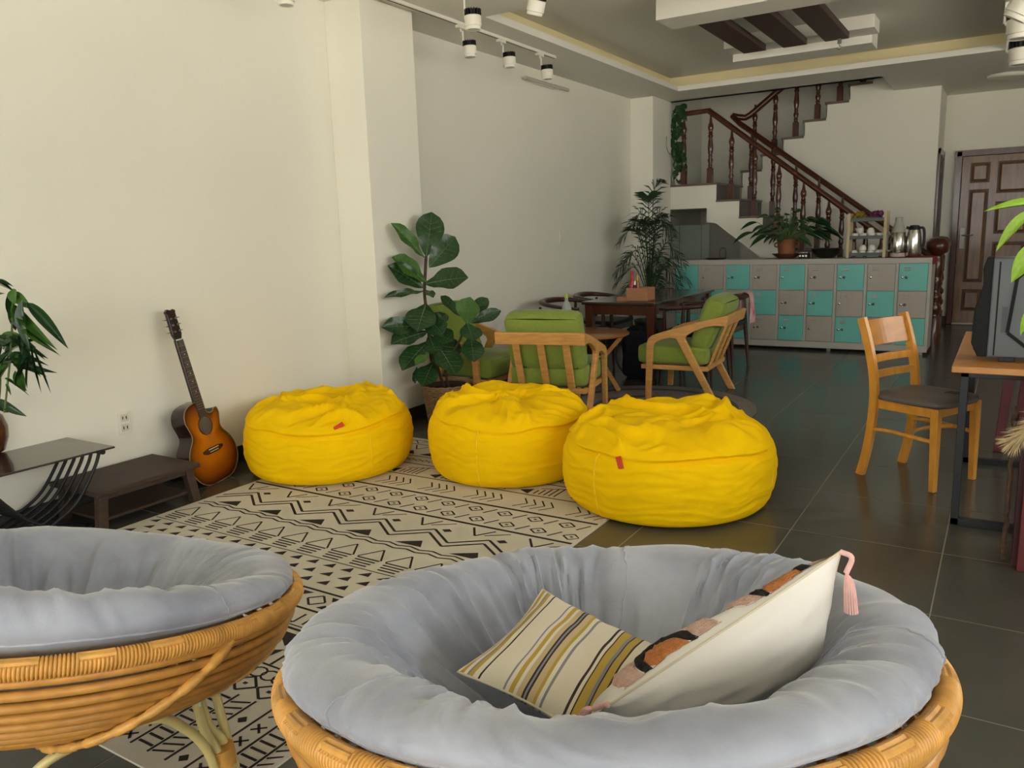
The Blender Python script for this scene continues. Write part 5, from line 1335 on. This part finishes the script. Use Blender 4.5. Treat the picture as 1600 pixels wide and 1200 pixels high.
MB().lathe([(0, .001), (.07, .001), (.09, .05), (.10, .2), (.06, .36), (.045, .42), (.055, .45), (.048, .45), (.04, .42), (0, .1)], 24).build('vase_body', BROWNP, t, smooth=60)
PG = mat('pampas', S(206, 184, 142), .95, var=.15, vscale=80)
GOo = (vx, vy, .3)
t = thing('pampas_grass', GOo, 'cream pampas grass plume hanging before the maroon cabinet', 'dried grass')
tip = at(1578, 694, 'y', 3.40); rt = Vector((.30, 3.30, .70))
for off_, tipo in ((0, Vector((0, 0, 0))), (.02, Vector((.10, -.05, .12)))):
    S_ = spline([(vx, vy, .12), (vx-.01, vy, .5), (vx-.06, vy+.05, .66+off_), rt*.5+tip*.5+Vector((.05, -.02, .10+off_)), tip+tipo], 8)
    MB().tube(S_, .0022, 5).build('stem', PG, t, GOo, smooth=60)
    pl = MB(); rnd = random.Random(3)
    for k in range(900):
        f = rnd.random()**.8; i = int(len(S_)*.62+f*(len(S_)*.38-1)); p = S_[i]; d = (S_[min(i+1, len(S_)-1)]-S_[i-1]).normalized()
        u = Vector((rnd.uniform(-1, 1), rnd.uniform(-1, 1), rnd.uniform(-1, 1))); e = (d*1.2+u*.9).normalized(); L = .085*math.sin(PI*min(1, .15+f*.62))+.012
        w = e.cross(u).normalized()*.0018
        pl.add([p-w, p+w, p+e*L*.6+w, p+e*L, p+e*L*.6-w], [(0, 1, 2, 3, 4)])
    pl.build('plume', PG, t, GOo, recalc=False)
for k, (x, w, lab) in enumerate(((.03, .05, 'narrow maroon board leaning behind the desk, leftmost'), (.16, .14, 'wide maroon board leaning behind the desk legs'))):
    M = Matrix.Translation((x, 5.28+.05*k, 0.004)) @ Matrix.Rotation(-.10, 4, 'X') @ Matrix.Rotation(.06, 4, 'Y')
    q = MB(); q.box(-w/2, w/2, 0, .02, 0, .78, M); o = q.build('leaning_board', MAROON, None, off=(x, 5.3, 0), bevel=.003); o.location = (x, 5.3, 0); tag(o, lab, 'board')

# bright leaves at the right edge
cp = Vector((.42, 3.58, .7225))
t = thing('leaf_pot', cp, 'small pot on the maroon cabinet beyond the right edge', 'pot')
MB().lathe([(0, .001), (.06, .001), (.085, .13), (.09, .14), (.08, .14), (.07, .12), (0, .115)], 24).build('pot_body', TERRA, t, smooth=60)
CPO = (cp.x, cp.y, cp.z+.12)
t = thing('bright_leaf_plant', CPO, 'plant with bright yellow-green leaves reaching in at the right edge', 'plant')
lp = leaf_mesh('leaf', LEAF3, shape='lance', fold=.25, droop=.1)
def e(x, y, d=0): return at(x, y, 'y', 3.60+d)
for b_, t_, w in ((e(1640, 318), e(1537, 325), .034), (e(1622, 325), e(1552, 390), .05), (e(1632, 375), e(1577, 440), .075), (e(1626, 470), e(1591, 524), .04), (e(1650, 300), e(1700, 260), .07), (e(1640, 400), e(1690, 470), .08), (e(1650, 340), e(1640, 250), .07)):
    put_leaf(lp, 'leaf', t, CPO, b_, t_, w, Vector((-.2, -.8, .6)), random.uniform(-.2, .2))
    MB().tube(spline([CPO, (Vector(CPO)+b_)/2+Vector((.05, 0, .03)), b_], 5), .004, 6).build('stalk', STEMG, t, CPO, smooth=60)
drop(lp)

# ------------------------------------------------------------------ ceiling spotlights and lamps
def track(name, p, q, label):
    t = thing(name, p, label, 'light track'); d = Vector(q)-Vector(p)
    MB().bar((0, 0, -.011), tuple(d+Vector((0, 0, -.011))), .034, .022).build('rail', WHITEP, t)
    up = Vector((0, 0, -.0225)); MB().bar(tuple(up), tuple(d+up), .008, .003).build('slot', BLK, t)
track('light_track', (-3.585, 3.2, ZC), (-3.585, 6.64, ZC), 'white ceiling track along the left side carrying small spotlights')
track('light_track', (-3.2, 4.5, ZC), (-1.6, 4.5, ZC), 'white ceiling track across the room above the raised ceiling edge')
track('light_track', (.12, 5.2, ZC), (.12, 8.4, ZC), 'white ceiling track along the right side of the raised ceiling')
def spot(hp, mount, r, label, aim=(0, 0, -1)):
    """head centred at hp, hung from the track point mount"""
    hp, mount = Vector(hp), Vector(mount)
    t = thing('spotlight', mount, label, 'spotlight', group='white and black track spotlights')
    z = -Vector(aim).normalized(); x = Vector((0, 1, 0)).cross(z).normalized(); y = z.cross(x)
    M = Matrix(((x.x, y.x, z.x, hp.x), (x.y, y.y, z.y, hp.y), (x.z, y.z, z.z, hp.z), (0, 0, 0, 1)))
    MB().box(mount.x-.016, mount.x+.016, mount.y-.05, mount.y+.05, mount.z-.045, mount.z-.022).build('adapter', WHITEP, t, mount, bevel=.003)
    sd = M @ Vector((-r*1.12, 0, r*.3)); el = Vector((sd.x, sd.y, mount.z-.06))
    MB().tube([mount+Vector((0, 0, -.045)), mount+Vector((0, 0, -.06)), el, sd], r*.14, 8).build('arm', WHITEP, t, mount, smooth=60)
    MB().tube([sd, M @ Vector((-r*.8, 0, r*.3))], r*.2, 8).build('pivot', WHITEP, t, mount, smooth=60)
    MB().lathe([(0, -r*1.0), (r*.72, -r*1.0), (r*.84, -r*1.05), (r*.90, -r*.95), (r*.90, -r*.72), (r, -r*.66), (r, r*.45), (r*.9, r*.52), (0, r*.52)], 28, M=M).build('head', WHITEP, t, mount, smooth=40)
    MB().lathe([(0, -r*1.0-.001), (r*.68, -r*1.0-.001), (r*.68, -r*.98), (0, -r*.98)], 24, M=M).build('lens', mat('lens', S(200, 200, 190), .2), t, mount)
    q = MB()
    q.lathe([(0, r*.52), (r*.62, r*.52), (r*.62, r*1.2), (0, r*1.2)], 16, M=M)
    for k in range(16):
        a = 2*PI*k/16; q.box(r*.55, r*1.0, -r*.05, r*.05, r*.53, r*1.22, M @ Matrix.Rotation(a, 4, 'Z'))
    q.build('heat_sink', BLK, t, mount)
XT = -3.585
for px_, py_, lab in ((734, 78, 'nearest of three small spotlights on the left ceiling track'), (796, 95, 'middle of three small spotlights on the left ceiling track'), (855, 114, 'farthest of three small spotlights, above the wall tube lamp')):
    h_ = at(px_, py_, 'x', XT+.06); spot(h_, (XT, h_.y-.02, ZC), .051, lab, (.05, 0, -1))
h_ = at(446, -7, 'x', XT+.06); spot(h_, (XT, h_.y, ZC), .05, 'spotlight at the top edge above the guitar wall')
for px_, py_, lab, aim in ((739, 32, 'large upright spotlight at the top edge left of the raised ceiling', (0, 0, -1)), (838, 8, 'tilted spotlight at the top edge before the raised ceiling', (-.35, .1, -1))):
    h_ = at(px_, py_, 'y', 4.55); spot(h_, (h_.x, 4.5, ZC), .055, lab, aim)
for px_, py_, D_, lab, aim in ((1594, 84, 8.2, 'lower spotlight at the top right corner', (0, 0, -1)), (1594, 40, 7.0, 'middle spotlight at the top right corner', (0, 0, -1)), (1600, 8, 6.3, 'tilted spotlight at the very top right corner', (-.6, .1, -1))):
    h_ = at(px_, py_, 'y', D_); spot(h_, (.12, h_.y, ZC), .085, lab, aim)
a_, b_ = at(813, 122, 'x', -4), at(881, 140, 'x', -4)
t = thing('tube_lamp', (XW, (a_.y+b_.y)/2, 2.775), 'short fluorescent tube lamp high on the left wall', 'lamp')
hl = (b_.y-a_.y)/2
MB().box(0.001, .035, -hl*.45, hl*.45, -.022, .022).build('housing', WHITEP, t, bevel=.004)
MB().tube([(.05, -hl, 0), (.05, hl, 0)], .016, 12).build('tube', mat('tube_glass', S(196, 190, 176), .25), t, smooth=50)
for s in (-.42, .42): MB().box(.02, .05, s*hl*2*.45-.008, s*hl*2*.45+.008, -.014, .014).build('clip', DULLST, t)
c_ = at(1574, 121, 'z', 2.87)
t = thing('ceiling_lamp', (c_.x, c_.y, ZC), 'flat round white ceiling lamp above the far door', 'lamp')
MB().lathe([(0, -.055), (.15, -.052), (.185, -.035), (.19, -.02), (.19, -.001), (0, -.001)], 40).build('diffuser', mat('opal', S(206, 200, 186), .4), t, smooth=40)
MB().lathe([(.186, -.022), (.196, -.022), (.196, -.001), (.186, -.001), (.186, -.022)], 40).build('rim', WHITEP, t, smooth=40)
